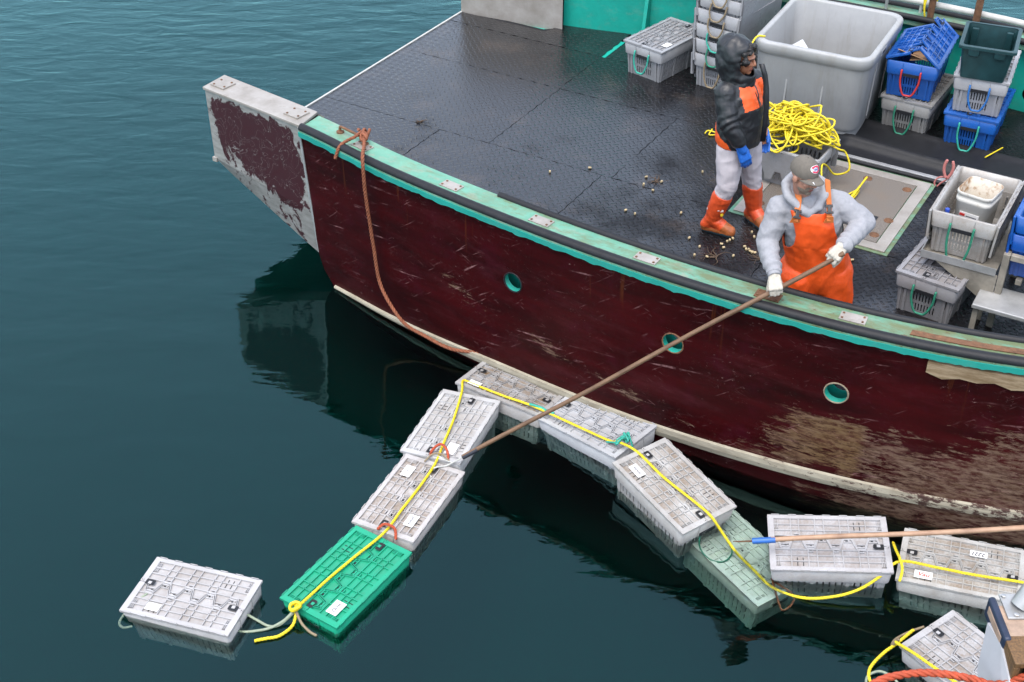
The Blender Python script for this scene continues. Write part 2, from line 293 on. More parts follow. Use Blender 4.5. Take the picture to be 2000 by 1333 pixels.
# ------------------------------------------------------------------ mesh helper
class MB:
    def __init__(s): s.v = []; s.f = []; s.mi = []; s.sm = []
    def add(s, vs, fs, mat=0, smooth=False):
        o = len(s.v); s.v += [tuple(p) for p in vs]
        for f in fs: s.f.append(tuple(i + o for i in f)); s.mi.append(mat); s.sm.append(smooth)
        return s
    def box(s, c, d, mat=0, rz=0.0, M=None, top=(1, 1)):
        x, y, z = d[0] / 2, d[1] / 2, d[2] / 2; tx, ty = top
        vs = [Vector(p) for p in ((-x, -y, -z), (x, -y, -z), (x, y, -z), (-x, y, -z), (-x * tx, -y * ty, z), (x * tx, -y * ty, z), (x * tx, y * ty, z), (-x * tx, y * ty, z))]
        m = Matrix.Translation(c) @ (M if M is not None else Matrix.Rotation(rz, 4, 'Z'))
        return s.add([m @ p for p in vs], [(0, 3, 2, 1), (4, 5, 6, 7), (0, 1, 5, 4), (1, 2, 6, 5), (2, 3, 7, 6), (3, 0, 4, 7)], mat)
    def bar(s, a, b, wd, ht, z, mat=0):     # flat bar on a horizontal plane from a to b, bottom at z
        a = Vector((a[0], a[1], 0)); b = Vector((b[0], b[1], 0)); d = b - a
        return s.box(((a + b) / 2) + Vector((0, 0, z + ht / 2)), (d.length, wd, ht), mat, math.atan2(d.y, d.x))
    def beam(s, a, b, wd, ht, mat=0):
        a = Vector(a); b = Vector(b); d = b - a; q = d.to_track_quat('X', 'Z').to_matrix().to_4x4()
        return s.box((a + b) / 2, (d.length, wd, ht), mat, M=q)
    def tube(s, path, r, n=8, mat=0, closed=False, flat=1.0, cap=True):
        P = [Vector(p) for p in path]; k = len(P)
        rr = r if hasattr(r, '__len__') else [r] * k
        up = None; rings = []
        for i in range(k):
            a = P[i - 1] if (i > 0 or closed) else P[i]; b = P[(i + 1) % k] if (i < k - 1 or closed) else P[i]
            tg = (b - a); tg = tg.normalized() if tg.length > 1e-9 else Vector((0, 0, 1))
            if up is None:
                up = Vector((0, 0, 1)) if abs(tg.z) < 0.9 else Vector((1, 0, 0))
            up = (up - tg * up.dot(tg)); up = up.normalized() if up.length > 1e-6 else tg.orthogonal().normalized()
            sd_ = tg.cross(up)
            rings.append([P[i] + (sd_ * math.cos(2 * math.pi * j / n) + up * math.sin(2 * math.pi * j / n) * flat) * rr[i] for j in range(n)])
        vs = [p for rg in rings for p in rg]; fs = []
        m = k if closed else k - 1
        for i in range(m):
            for j in range(n):
                a, b = i * n + j, i * n + (j + 1) % n; c_, d_ = ((i + 1) % k) * n + (j + 1) % n, ((i + 1) % k) * n + j
                fs.append((a, d_, c_, b))
        s.add(vs, fs, mat, True)
        if cap and not closed:
            s.add(rings[0], [tuple(range(n))], mat); s.add(rings[-1], [tuple(reversed(range(n)))], mat)
        return s
    def loft(s, rings, mat=0, smooth=True, cap=(True, True), closed=True):
        n = len(rings[0]); vs = [p for r in rings for p in r]; fs = []
        for i in range(len(rings) - 1):
            for j in range(n if closed else n - 1):
                fs.append((i * n + j, i * n + (j + 1) % n, (i + 1) * n + (j + 1) % n, (i + 1) * n + j))
        s.add(vs, fs, mat, smooth)
        if cap[0]: s.add(rings[0], [tuple(reversed(range(n)))], mat)
        if cap[1]: s.add(rings[-1], [tuple(range(n))], mat)
        return s
    def mesh(s, name, mats):
        me = bpy.data.meshes.new(name); me.from_pydata(s.v, [], s.f)
        for m in mats: me.materials.append(MAT[m])
        me.polygons.foreach_set('material_index', s.mi); me.polygons.foreach_set('use_smooth', s.sm)
        me.update(); return me
    def build(s, name, mats, parent=None, M=None, bevel=0.0):
        if isinstance(mats, str): mats = [mats]
        return obj(name, s.mesh(name, mats), parent, M, bevel)

WORLD_PARTS = {}      # things whose parts are written in world coordinates
def obj(name, me, parent=None, M=None, bevel=0.0):
    o = bpy.data.objects.new(name, me); C.objects.link(o)
    if parent is not None:
        o.parent = parent
        if parent.name in WORLD_PARTS: o.matrix_parent_inverse = WORLD_PARTS[parent.name]
    if M is not None: o.matrix_basis = M
    if bevel > 0:
        b = o.modifiers.new('bevel', 'BEVEL'); b.width = bevel; b.segments = 2; b.limit_method = 'ANGLE'; b.angle_limit = R_(40)
    return o
def empty(name, loc=(0, 0, 0), rz=0.0, rot=None):
    o = bpy.data.objects.new(name, None); C.objects.link(o); o.location = loc
    o.rotation_euler = rot if rot else (0, 0, rz); o.empty_display_size = 0.1; return o
def tag(o, label, cat, group=None):
    o['label'] = label; o['category'] = cat
    if group: o['group'] = group
    return o
def structure(o): o['kind'] = 'structure'; return o

def spline(pts, per=8, closed=False):
    P = [Vector(p) for p in pts]; n = len(P); out = []
    rng = n if closed else n - 1
    for i in range(rng):
        p0 = P[(i - 1) % n] if (closed or i > 0) else P[i] * 2 - P[i + 1]
        p1, p2 = P[i], P[(i + 1) % n]
        p3 = P[(i + 2) % n] if (closed or i + 2 < n) else P[i + 1] * 2 - P[i]
        for k in range(per):
            t_ = k / per
            out.append(0.5 * ((2 * p1) + (p2 - p0) * t_ + (2 * p0 - 5 * p1 + 4 * p2 - p3) * t_ ** 2 + (3 * p1 - p0 - 3 * p2 + p3) * t_ ** 3))
    if not closed: out.append(P[-1])
    return out
def resample(path, step):
    out = [path[0].copy()]; acc = 0.0
    for a, b in zip(path[:-1], path[1:]):
        L = (b - a).length
        if L < 1e-9: continue
        while acc + L >= step:
            k = (step - acc) / L; a = a.lerp(b, k); out.append(a.copy()); L = (b - a).length; acc = 0.0
            if L < 1e-9: break
        acc += L
    return out
def laid_rope(mb, path, R, pitch=6.0, mat=0, sides=5):
    """three strands twisted together along a path"""
    P = resample(path, R * 0.8); up = None; fr = []; dist = 0
    for i, p in enumerate(P):
        tg = (P[min(i + 1, len(P) - 1)] - P[max(i - 1, 0)]); tg = tg.normalized() if tg.length > 1e-9 else Vector((1, 0, 0))
        if up is None: up = tg.orthogonal()
        up = (up - tg * up.dot(tg)).normalized(); fr.append((p, up.copy(), tg.cross(up)))
    for k in range(3):
        pts = []
        for i, (p, u_, s_) in enumerate(fr):
            a = i * 0.8 / pitch * 2 * math.pi + k * 2.0944
            pts.append(p + (u_ * math.cos(a) + s_ * math.sin(a)) * R * 0.5)
        mb.tube(pts, R * 0.56, sides, mat)
    return mb
# ------------------------------------------------------------------ sea
mb = MB(); mb.box((0, 110, -3.0), (420, 440, 6.0)); sea = mb.build('sea_water', 'sea_water'); structure(sea)
mb = MB(); mb.box((0, 110, -1.75), (418, 438, 0.5)); bed = mb.build('sea_floor', 'sea_floor'); structure(bed)

simple('repair_ring', (0.20, 0.16, 0.11), 0.8, var=0.3)
# ------------------------------------------------------------------ the boat, in its own frame: u towards the bow, w across to the far side, z up from the water
boat = empty('fishing_boat', (-2.6, 10.8, 0), R_(-31))
tag(boat, 'maroon and teal fishing boat with open black deck, moored beside the floating crates', 'boat')
BM = Matrix.Translation((-2.6, 10.8, 0)) @ Matrix.Rotation(R_(-31), 4, 'Z')
def bw(u, w_, z): return BM @ Vector((u, w_, z))       # boat frame to world
_pl = spline([(-0.247, .10, 0), (.94, -.05, 0), (1.95, -.27, 0), (2.8, -.40, 0), (3.78, -.505, 0), (4.7, -.55, 0), (5.5, -.535, 0), (6.2, -.47, 0), (7, -.33, 0), (8, -.05, 0), (9.5, .5, 0), (11, 1.3, 0), (12.6, 2.33, 0)], 12)
_pu = [p.x for p in _pl]; _pw = [p.y for p in _pl]
def wn(u): return float(np.interp(u, _pu, _pw))
WF = 4.70
GZ = 1.55; DZ = 0.80
def sheer(u): return max(0, u - 6.0) ** 2 * 0.02
def flare(z):
    return 0.0 if z > 0.5 else (0.5 - z) ** 2 * 0.12 + (0.0 if z > -0.1 else (-0.1 - z) * 0.35)
def ustart(z): return float(np.interp(z, [-0.6, -.3, 0, .1, .3, 1.55, 1.7], [2.2, 1.5, 1.18, 1.09, 1.035, .94, .93]))

def holed_wall(mb, us, zs, holes, P, rad, mat, inward, depth, hmat):
    """grid wall in (u, z) with round openings; P(u, z) gives the point"""
    us = sorted(set(us)); zs = sorted(set(zs)); cells = set()
    for (hu, hz) in holes:
        for i in range(len(us) - 1):
            for j in range(len(zs) - 1):
                if abs((us[i] + us[i + 1]) / 2 - hu) < rad * 1.4 and abs((zs[j] + zs[j + 1]) / 2 - hz) < rad * 1.4: cells.add((i, j))
    nz = len(zs); vs = [P(a, b) for a in us for b in zs]; fs = []
    for i in range(len(us) - 1):
        for j in range(nz - 1):
            if (i, j) in cells: continue
            fs.append((i * nz + j, (i + 1) * nz + j, (i + 1) * nz + j + 1, i * nz + j + 1))
    mb.add(vs, fs, mat, True)
    S = rad * 1.4; n = 32
    for hu, hz in holes:
        sq = []; ci = []; cin = []
        for k in range(n):
            a = 2 * math.pi * (k + .5) / n; c_, s_ = math.cos(a), math.sin(a); m_ = max(abs(c_), abs(s_))
            if k % 8 == 3 or k % 8 == 4: pass
            sq.append(P(hu + S * c_ / m_, hz + S * s_ / m_)); q = P(hu + rad * c_, hz + rad * 1.0 * s_); ci.append(q)
            cin.append((q[0], q[1] + inward * depth, q[2]))
        cor = [P(hu + S * a, hz + S * b) for a, b in ((1, 1), (-1, 1), (-1, -1), (1, -1))]
        fs = [(k, (k + 1) % n, n + (k + 1) % n, n + k) for k in range(n)]
        mb.add(sq + ci, fs, mat, True)
        # corners of the square
        for ci_, c in enumerate(cor):
            k0 = [3, 11, 19, 27][ci_]; mb.add([sq[k0], c, sq[(k0 + 1) % n]], [(0, 1, 2)], mat)
        if depth: mb.add(ci + cin, [(k, n + k, n + (k + 1) % n, (k + 1) % n) for k in range(n)], hmat, True)
HOLES = [(3.32, 1.0), (4.74, 1.0), (5.97, 1.0)]
HR = 0.082
us0 = list(np.linspace(1.25, 12.6, 60)); S_ = HR * 1.4
us0 = [u for u in us0 if all(abs(u - h) > S_ + .02 for h, _ in HOLES)]
for h, _ in HOLES: us0 += [h - S_, h + S_]
zs0 = [-1.2, -.55, -.3, -.1, 0, .15, .3, .5, .7, 1 - S_, 1 + S_, 1.3, 1.49]
def near_out(u, z):
    uu = u if u > 1.26 else ustart(z) + (u - 1.25) * 0
    return (uu, wn(uu) + flare(z), z + (sheer(uu) if z > .3 else 0))
for side, nm in ((0, 'hull_side'), (1, 'hull_side')):
    mb = MB()
    f = near_out if side == 0 else (lambda u, z: (near_out(u, z)[0], WF - near_out(u, z)[1], near_out(u, z)[2]))
    holed_wall(mb, us0, zs0, HOLES, f, HR, 0, 1 if side == 0 else -1, 0.055, 1)
    o = mb.build(nm, ['hull_maroon', 'teal_wall'], boat)
    if side == 0: o['label'] = 'scratched maroon hull side with round scuppers, worn bare towards the bow'
for k, (hu, hz) in enumerate(HOLES):
    mb = MB(); pts = []
    for a in np.linspace(0, 2 * math.pi, 25)[:-1]: p = near_out(hu + HR * 1.03 * math.cos(a), hz + HR * 1.03 * math.sin(a)); pts.append((p[0], p[1] - .002, p[2]))
    mb.tube(pts, [.006 + .004 * noise.noise(Vector((hu * 5, j * .4, 0))) for j in range(24)], 6, closed=True); mb.build('scupper_ring', ['black_rubber', 'rust', 'repair_ring'][k], boat)
# transom and bottom
mb = MB(); zz = [-1.2, -.55, -.3, -.1, 0, .15, .3, .5, .7, .77]
A = [near_out(1.25, z) for z in zz]; B = [(p[0], WF - p[1], p[2]) for p in A]
mb.loft([A, B], 0, False, (False, False), False)
bot = [(u, wn(u) + flare(-1.2), -1.2) for u in us0 if u > 1.3]; bot.sort(); bb = [(p[0], WF - p[1], p[2]) for p in bot]
mb.loft([bot, bb], 0, False, (False, False), False); mb.build('transom', 'hull_maroon', boat)

def sweep(us, prof, side=0, dz=None):
    """profile (offset inboard, z) swept along the hull plan"""
    rings = []
    for u in us:
        h = sheer(u)
        rings.append([(u, (wn(u) + a) if side == 0 else WF - wn(u) - a, z + h) for a, z in prof])
    return rings
usg = list(np.linspace(.96, 12.4, 90))
for side in (0, 1):
    mb = MB(); mb.loft(sweep(usg, [(-.030, 1.482), (-.030, 1.535), (-.028, 1.55), (.255, 1.55), (.262, 1.54), (.262, 1.47), (.16, 1.462)], side), 0, False)
    g = mb.build('gunwale', ['teal_top'], boat)
    rings = []
    for u in np.linspace(.96, 12.4, 420):
        zl = 1.478 + .013 * noise.noise(Vector((u * 9, side * 5, 0))) + .008 * noise.noise(Vector((u * 31, side * 5, 2))); r = []
        for a, z in ((-.040, zl), (-.040, 1.522), (-.032, 1.522), (-.032, zl)): r.append((u, wn(u) + a if side == 0 else WF - wn(u) - a, z + sheer(u)))
        rings.append(r)
    mb = MB(); mb.loft(rings, 0, False); l = mb.build('gunwale_lip', 'teal_lip', g)
    mb = MB(); mb.loft(sweep(usg, [(.006 + .040 * math.cos(a), 1.549 + .034 * math.sin(a)) for a in np.linspace(-.15, math.pi + .75, 12)], side), 0, True); f = mb.build('rubber_fender', 'black_rubber', boat)
    mb = MB(); mb.loft(sweep([u for u in usg if u > 2.9], [(.258 + .030 * math.cos(a), 1.548 + .032 * math.sin(a)) for a in np.linspace(0, 2 * math.pi, 10)[:-1]], side), 0, True); mb.build('inner_fender', 'black_rubber', boat)
    # bulwark inside
    mb = MB(); pf = (lambda u, z: (u, wn(u) + .16, z + sheer(u))) if side == 0 else (lambda u, z: (u, WF - wn(u) - .16, z + sheer(u)))
    ui = [u for u in us0 if u > 1.0] + [.95]
    holed_wall(mb, ui, [.78, 1 - S_, 1 + S_, 1.3, 1.47], HOLES, pf, HR, 0, 0, 0, 0)
    mb.build('bulwark', ['teal_wall'], boat)
    # cream rubbing strake
    us_ = list(np.linspace(1.2, 12.2, 70)); rings = []
    for u in us_:
        z0 = float(np.interp(u, [1.2, 3, 4.6, 6, 7, 9, 12], [-.005, .045, .085, .16, .22, .34, .7]))
        th = float(np.interp(u, [1.2, 2.2, 3.2, 6, 7.2], [.04, .065, .10, .11, .10]))
        r = []
        for a, b in ((.02, 0), (-.022, .008), (-.028, th * .5), (-.022, th - .008), (.02, th)):
            w_ = wn(u) + flare(z0 + b) + a; r.append((u, w_ if side == 0 else WF - w_, z0 + b))
        rings.append(r)
    mb = MB(); mb.loft(rings, 0, False); mb.build('rubbing_strake', 'strake_cream', boat)
# frames (knees) on the far bulwark
for u in (1.9, 3.1, 4.3, 5.5, 6.7):
    mb = MB(); wi = WF - wn(u) - .16
    mb.add([(u - .02, wi + .01, .8), (u + .02, wi + .01, .8), (u + .02, wi + .01, 1.46), (u - .02, wi + .01, 1.46), (u - .02, wi - .14, .8), (u + .02, wi - .14, .8), (u + .02, wi - .03, 1.46), (u - .02, wi - .03, 1.46)],
           [(4, 5, 6, 7), (0, 4, 7, 3), (1, 2, 6, 5), (3, 7, 6, 2)], 0)
    mb.build('knee', 'teal_wall', boat)
# tan wooden repair at the top of the hull side
rings = []
for u in np.linspace(6.52, 9.0, 24):
    h = sheer(u); j = .012 * math.sin(u * 31) + .01 * math.sin(u * 13)
    rings.append([(u, wn(u) - .002, 1.345 + h + j), (u, wn(u) - .026, 1.35 + h + j), (u, wn(u) - .030, 1.452 + h), (u, wn(u) - .002, 1.455 + h)])
mb = MB(); mb.loft(rings, 0, False)
t = NT('repair_wood'); n = t.noise(t.obj(scale=(.5, 1, 3)), 8, 6, 0.7)
t.princ(t.mix(t.ramp(n, .4, .6), c4(.28, .21, .13), c4(.15, .10, .05)), .7); MAT['repair_wood'] = t.m
mb.build('repair_plank', 'repair_wood', boat)['label'] = 'pale tan repair plank under the rail'
# brown peeled length of the rail top
mb = MB(); mb.loft(sweep(np.linspace(6.35, 9, 20), [(.09, 1.5515), (.09, 1.558), (.15, 1.558), (.15, 1.5515)]), 0, False); mb.build('rail_strip', 'rust', boat)

# stern extensions of aluminium
for side in (0, 1):
    def W(w_): return w_ if side == 0 else WF - w_
    s_top = [(-.247, .10), (.955, -.052)]; mb = MB()
    def e(u): return float(np.interp(u, [-.247, .955], [.10, -.052]))
    i_w = .275
    sec = []
    # side plate: top edge, knuckle line, bottom edge
    us_ = np.linspace(-.247, 1.0, 8)
    out_t = [(u, W(e(u)), 1.545) for u in us_]
    kn = [(u, W(e(u)), float(np.interp(u, [-.247, 1.0], [.86, .72]))) for u in us_]
    lo = [(u, W(e(u) + .05), float(np.interp(u, [-.247, -.15, 1.0], [.80, .74, .26]))) for u in us_]
    inn = [(u, W(e(u) + i_w), 1.545) for u in us_]; inl = [(u, W(e(u) + i_w), float(np.interp(u, [-.247, -.15, 1.0], [.80, .74, .26]))) for u in us_]
    mb.loft([out_t, kn], 0, False, (False, False), False); mb.loft([kn, lo], 0, False, (False, False), False)
    sp = mb.build('stern_extension', ['flaking_maroon'], boat)
    if side == 0: sp['label'] = 'aluminium stern extension with flaking maroon paint'
    mb = MB(); mb.loft([inl, inn], 0, False, (False, False), False)
    mb.add([out_t[0], kn[0], lo[0], inl[0], inn[0]], [(0, 1, 2, 3, 4)], 0); mb.loft([lo, inl], 0, False, (False, False), False)
    mb.build('extension_plate', 'bare_plate', sp)
    mb = MB(); q = [(-.262, W(e(-.247) - .012)), (.965, W(-.066)), (.93, W(.225)), (-.262, W(.10 + i_w + .01))]
    mb.add([(a, b, 1.546) for a, b in q] + [(a, b, 1.572) for a, b in q], [(0, 1, 2, 3), (7, 6, 5, 4), (0, 4, 5, 1), (1, 5, 6, 2), (2, 6, 7, 3), (3, 7, 4, 0)], 0)
    mb.build('extension_cap', 'bare_plate', sp, bevel=.004)
    for u in (-.13, .80):
        mb = MB(); mb.box((u, W(e(u) + .13), 1.579), (.17, .15, .012), 0, R_(-7 if side == 0 else 7))
        for dx, dy in ((-.06, -.05), (.06, -.05), (-.06, .05), (.06, .05)): mb.box((u + dx, W(e(u) + .13) + dy, 1.588), (.014, .014, .008), 1)
        mb.build('mounting_plate', ['bare_plate', 'rust'], sp)
    mb = MB(); mb.tube([(.948, W(-.064), 1.55), (.99, W(-.062), .9), (1.03, W(-.05), .32)], .012, 8); mb.build('weld_seam', 'aluminium', sp)
    mb = MB(); mb.box((-.24, W(.11), .845), (.05, .05, .04)); mb.build('corner_lug', 'bare_plate', sp)
# platform between the extensions: green underside
mb = MB(); ul = [(-.235, .40, .78), (-.235, WF - .40, .78)]; 
mb.add([(-.235, .37, .775), (-.235, WF - .37, .775), (1.0, WF - .2, .775), (1.0, .2, .775), (-.235, .37, .66), (-.235, WF - .37, .66), (1.05, WF - .2, .30), (1.05, .2, .30)],
       [(3, 2, 1, 0), (4, 5, 6, 7), (0, 1, 5, 4), (0, 4, 7, 3), (1, 2, 6, 5)], 0); mb.build('stern_platform', 'teal_wall', boat)
mb = MB(); mb.beam((-.242, .37, .79), (-.242, WF - .37, .79), .02, .05); mb.build('platform_edge', 'rail_white', boat)

# deck sheet and its mats
mb = MB(); ud = list(np.linspace(-.235, 12, 60))
mb.loft([[(u, max(wn(u) + .17, .3 if u < .9 else -9), DZ - .008) for u in ud], [(u, WF - max(wn(u) + .17, .3 if u < .9 else -9), DZ - .008) for u in ud]], 0, False, (False, False), False)
dk = mb.build('deck', 'black_rubber', boat)
mb = MB(); mb.box((1.735, 4.22, DZ - .004), (.05, .62, .006)); mb.build('painted_seam', 'teal_wall', boat)
HU0, HU1, HW0, HW1 = 4.22, 5.62, 1.74, 3.12
def mat_piece(u0, u1, w0, w1, dz):
    mb = MB(); rng = random.Random(int(u0 * 100) + int(w0 * 1000)); g = .003
    def jig(a, b, fixed, axis):
        n = max(2, int(abs(b - a) / .075)); out = []
        for k in range(n + 1):
            t_ = a + (b - a) * k / n; j = (.0055 if k % 2 else -.0055) + rng.uniform(-.003, .003)
            if k in (0, n): j = 0
            out.append((t_, fixed + j) if axis == 0 else (fixed + j, t_))
        return out
    P = jig(u0 + g, u1 - g, w0 + g, 0)[:-1] + jig(w0 + g, w1 - g, u1 - g, 1)[:-1] + jig(u1 - g, u0 + g, w1 - g, 0)[:-1] + jig(w1 - g, w0 + g, u0 + g, 1)[:-1]
    P = [(u, min(max(w_, wn(u) + .165), WF - wn(u) - .165) if u > .9 else min(max(w_, .38), WF - .38)) for u, w_ in P]
    n = len(P); z0, z1 = DZ - .006, DZ + .006 + dz
    mb.add([(u, w_, z0) for u, w_ in P] + [(u, w_, z1) for u, w_ in P], [tuple(range(n, 2 * n))] + [(i, (i + 1) % n, n + (i + 1) % n, n + i) for i in range(n)], 0)
    return mb.build('rubber_mat', 'deck_rubber', boat)
rows = [-.6, .62, 1.735, 3.13, 4.05, 5.4]
for j in range(5):
    off = [0, -.55, 0, .0, .02][j]
    cuts = [-.23, 1.72 + off, 3.50 + off, 5.33 + off, 7.1 + off, 9.0]
    if j == 2: cuts = [-.23, 1.73, 3.05, HU0, HU1, 7.2, 9.0]
    for a, b in zip(cuts[:-1], cuts[1:]):
        if j == 2 and abs(a - HU0) < .01: continue
        w0, w1 = rows[j], rows[j + 1]
        if j == 4 and a < 1: b -= .02
        mat_piece(a + (.035 if (j == 4 and 1 < a < 2) else 0), b, w0, w1, random.uniform(0, .0015))
# hatch
h = MB(); cu, cw = (HU0 + HU1) / 2, (HW0 + HW1) / 2
h.box((cu, cw, DZ + .003), (HU1 - HU0 + .03, HW1 - HW0 + .03, .016), 0); ht = h.build('hatch_surround', 'teal_top', boat)
h = MB(); L1, L2 = HU1 - HU0 - .04, HW1 - HW0 - .04
for dx, dy, sx, sy in ((0, -L2 / 2 + .05, L1, .10), (0, L2 / 2 - .05, L1, .10), (-L1 / 2 + .05, 0, .10, L2 - .2), (L1 / 2 - .05, 0, .10, L2 - .2)): h.box((cu + dx, cw + dy, DZ + .017), (sx, sy, .014))
h.build('hatch_frame', 'bare_plate', ht, bevel=.003)
h = MB(); h.box((cu, cw, DZ + .0165), (L1 - .215, L2 - .215, .013)); hc = h.build('hatch_cover', 'hatch_plate', ht)
h = MB(); h.box((cu + .38, cw - .20, DZ + .0245), (.15, .11, .004)); h.build('recess_shade', 'painted_shade', hc)  # dark patch laid on the cover as the shade of the handle recess
h = MB(); h.beam((cu + .38, cw - .26, DZ + .033), (cu + .38, cw - .14, DZ + .033), .022, .012); h.build('lift_handle', 'steel', hc)
for dx, dy in ((.52, -.45), (.55, -.16), (-.52, -.45), (-.52, .45), (.52, .45), (-.50, 0.05), (.15, .47)):
    h = MB(); rr = [[(cu + dx + r * math.cos(a), cw + dy + r * math.sin(a), z) for a in np.linspace(0, 2 * math.pi, 17)[:-1]] for r, z in ((.042, DZ + .023), (.040, DZ + .028), (.028, DZ + .028), (.025, DZ + .0245))]
    h.loft(rr, 0, True, (False, True)); h.build('deck_fitting', 'rust', hc)
# plates on the gunwale
for k, (u, m_) in enumerate(((1.62, 'bare_plate'), (2.62, 'bare_plate'), (3.50, 'bare_plate'), (4.42, 'bare_plate'), (5.36, 'rust'), (5.96, 'bare_plate'))):
    mb = MB(); an = math.atan2(wn(u + .1) - wn(u - .1), .2)
    c0 = Vector((u, wn(u) + .135, 1.5535)); mb.box(c0, (.18, .10, .008), 0, an)
    for dx, dy in ((-.07, -.03), (.07, -.03), (-.07, .03), (.07, .03)):
        p = c0 + Matrix.Rotation(an, 3, 'Z') @ Vector((dx, dy, .006)); mb.box(p, (.014, .014, .008), 1, an)
    mb.build('mounting_plate', [m_, 'rust'], boat)
# mooring bar: bent steel rod on two round feet
u0, u1 = 1.31, 1.62; mb = MB()
p0 = Vector((u0, wn(u0) + .17, 1.553)); p1 = Vector((u1, wn(u1) + .17, 1.553)); upv = Vector((0, 0, .055))
mb.tube(spline([p0, p0 + upv * .8, p0 + upv + (p1 - p0) * .12, p1 + upv - (p1 - p0) * .12, p1 + upv * .8, p1], 5), .012, 8)
for p in (p0, p1): mb.loft([[(p.x + r * math.cos(a), p.y + r * math.sin(a), z) for a in np.linspace(0, 2 * math.pi, 13)[:-1]] for r, z in ((.034, 1.55), (.034, 1.562), (.022, 1.566))], 0)
mb.build('mooring_bar', 'rust', boat)
# far rail pipe and posts
fr = [(u, WF - wn(u) - .10, 1.66 + sheer(u)) for u in np.linspace(3.3, 11.5, 30)]
mb = MB(); mb.tube(fr, .032, 10); mb.build('rail_pipe', 'rail_white', boat)
for u in np.arange(3.4, 11.4, 1.33):
    mb = MB(); mb.tube([(u, WF - wn(u) - .10, 1.54 + sheer(u)), (u, WF - wn(u) - .10, 1.65 + sheer(u))], .018, 8); mb.build('rail_stanchion', 'rail_white', boat)
for u, r, m_ in ((4.85, .034, 'rust'), (5.30, .036, 'rust'), (4.40, .016, 'aluminium')):
    mb = MB(); mb.tube([(u, WF - wn(u) - .17, 1.4), (u, WF - wn(u) - .17, 3.1)], r, 10); o = mb.build('mast_post', m_, boat)
# dark foredeck house far forward, out of the picture
mb = MB(); mb.box((10.6, 2.35, 1.9), (1.6, 2.0, 2.2), 0); mb.build('wheelhouse', 'rail_white', boat)
mb = MB(); mb.box((9.785, 2.35, 2.45), (.03, 1.6, .6), 0); mb.build('wheelhouse_window', 'painted_shade', boat)
# ------------------------------------------------------------------ lobster crates
CL, CW, CH = .82, .50, .36
def slot_wall(mb, A, B, Ct, D, slots, inward, mat=0, depth=.008):
    """wall A-B (bottom) to D-Ct (top) with slots given as (s0, s1, t0, t1)"""
    A, B, Ct, D = map(Vector, (A, B, Ct, D)); xs = sorted({0, 1} | {s for q in slots for s in q[:2]}); ts = sorted({0, 1} | {s for q in slots for s in q[2:]})
    P = lambda s, t_: (A.lerp(B, s)).lerp(D.lerp(Ct, s), t_)
    inv = Vector(inward) * depth
    for i in range(len(xs) - 1):
        for j in range(len(ts) - 1):
            sm_, tm = (xs[i] + xs[i + 1]) / 2, (ts[j] + ts[j + 1]) / 2
            q = [P(xs[i], ts[j]), P(xs[i + 1], ts[j]), P(xs[i + 1], ts[j + 1]), P(xs[i], ts[j + 1])]
            if any(a < sm_ < b and c_ < tm < d_ for a, b, c_, d_ in slots):
                k = [p + inv for p in q]; mb.add(q + k, [(0, 1, 5, 4), (1, 2, 6, 5), (2, 3, 7, 6), (3, 0, 4, 7)], mat)
            else: mb.add(q, [(0, 1, 2, 3)], mat)
def rrect(lx, ly, r, z, n=4):
    out = []
    for cx, cy, a0 in ((lx / 2 - r, ly / 2 - r, 0), (-lx / 2 + r, ly / 2 - r, 90), (-lx / 2 + r, -ly / 2 + r, 180), (lx / 2 - r, -ly / 2 + r, 270)):
        for k in range(n + 1):
            a = R_(a0 + 90 * k / n); out.append((cx + r * math.cos(a), cy + r * math.sin(a), z))
    return out
# body
mb = MB(); bx, by, tx, ty, hz = .355, .20, .372, .222, .24
def slots_row(n, s0, s1, wd, rows): return [(s0 + (s1 - s0) * k / (n - 1) - wd / 2, s0 + (s1 - s0) * k / (n - 1) + wd / 2, a, b) for k in range(n) for a, b in rows]
es = slots_row(8, .30, .70, .024, [(.16, .44), (.54, .86)]) + [(.10, .125, .16, .44), (.10, .125, .54, .86), (.875, .90, .16, .44), (.875, .90, .54, .86)]
ls = slots_row(15, .10, .90, .014, [(.18, .44), (.56, .84)])
slot_wall(mb, (-bx, by, 0), (-bx, -by, 0), (-tx, -ty, hz), (-tx, ty, hz), es, (1, 0, 0)); slot_wall(mb, (bx, -by, 0), (bx, by, 0), (tx, ty, hz), (tx, -ty, hz), es, (-1, 0, 0))
slot_wall(mb, (-bx, -by, 0), (bx, -by, 0), (tx, -ty, hz), (-tx, -ty, hz), ls, (0, 1, 0)); slot_wall(mb, (bx, by, 0), (-bx, by, 0), (-tx, ty, hz), (tx, ty, hz), ls, (0, -1, 0))
mb.add([(-bx, -by, .004), (bx, -by, .004), (bx, by, .004), (-bx, by, .004)], [(0, 1, 2, 3)])
for sx in (-1, 1):
    for yy, wd in ((.155, .022), (-.155, .022), (.192, .016), (-.192, .016)):
        mb.add([(sx * (bx + .009), yy - wd / 2, 0), (sx * (bx + .009), yy + wd / 2, 0), (sx * (tx + .009), yy + wd / 2, hz), (sx * (tx + .009), yy - wd / 2, hz), (sx * (bx - .002), yy - wd / 2, 0), (sx * (bx - .002), yy + wd / 2, 0), (sx * (tx - .002), yy + wd / 2, hz), (sx * (tx - .002), yy - wd / 2, hz)],
               [(0, 1, 2, 3), (0, 3, 7, 4), (1, 5, 6, 2), (0, 4, 5, 1)])
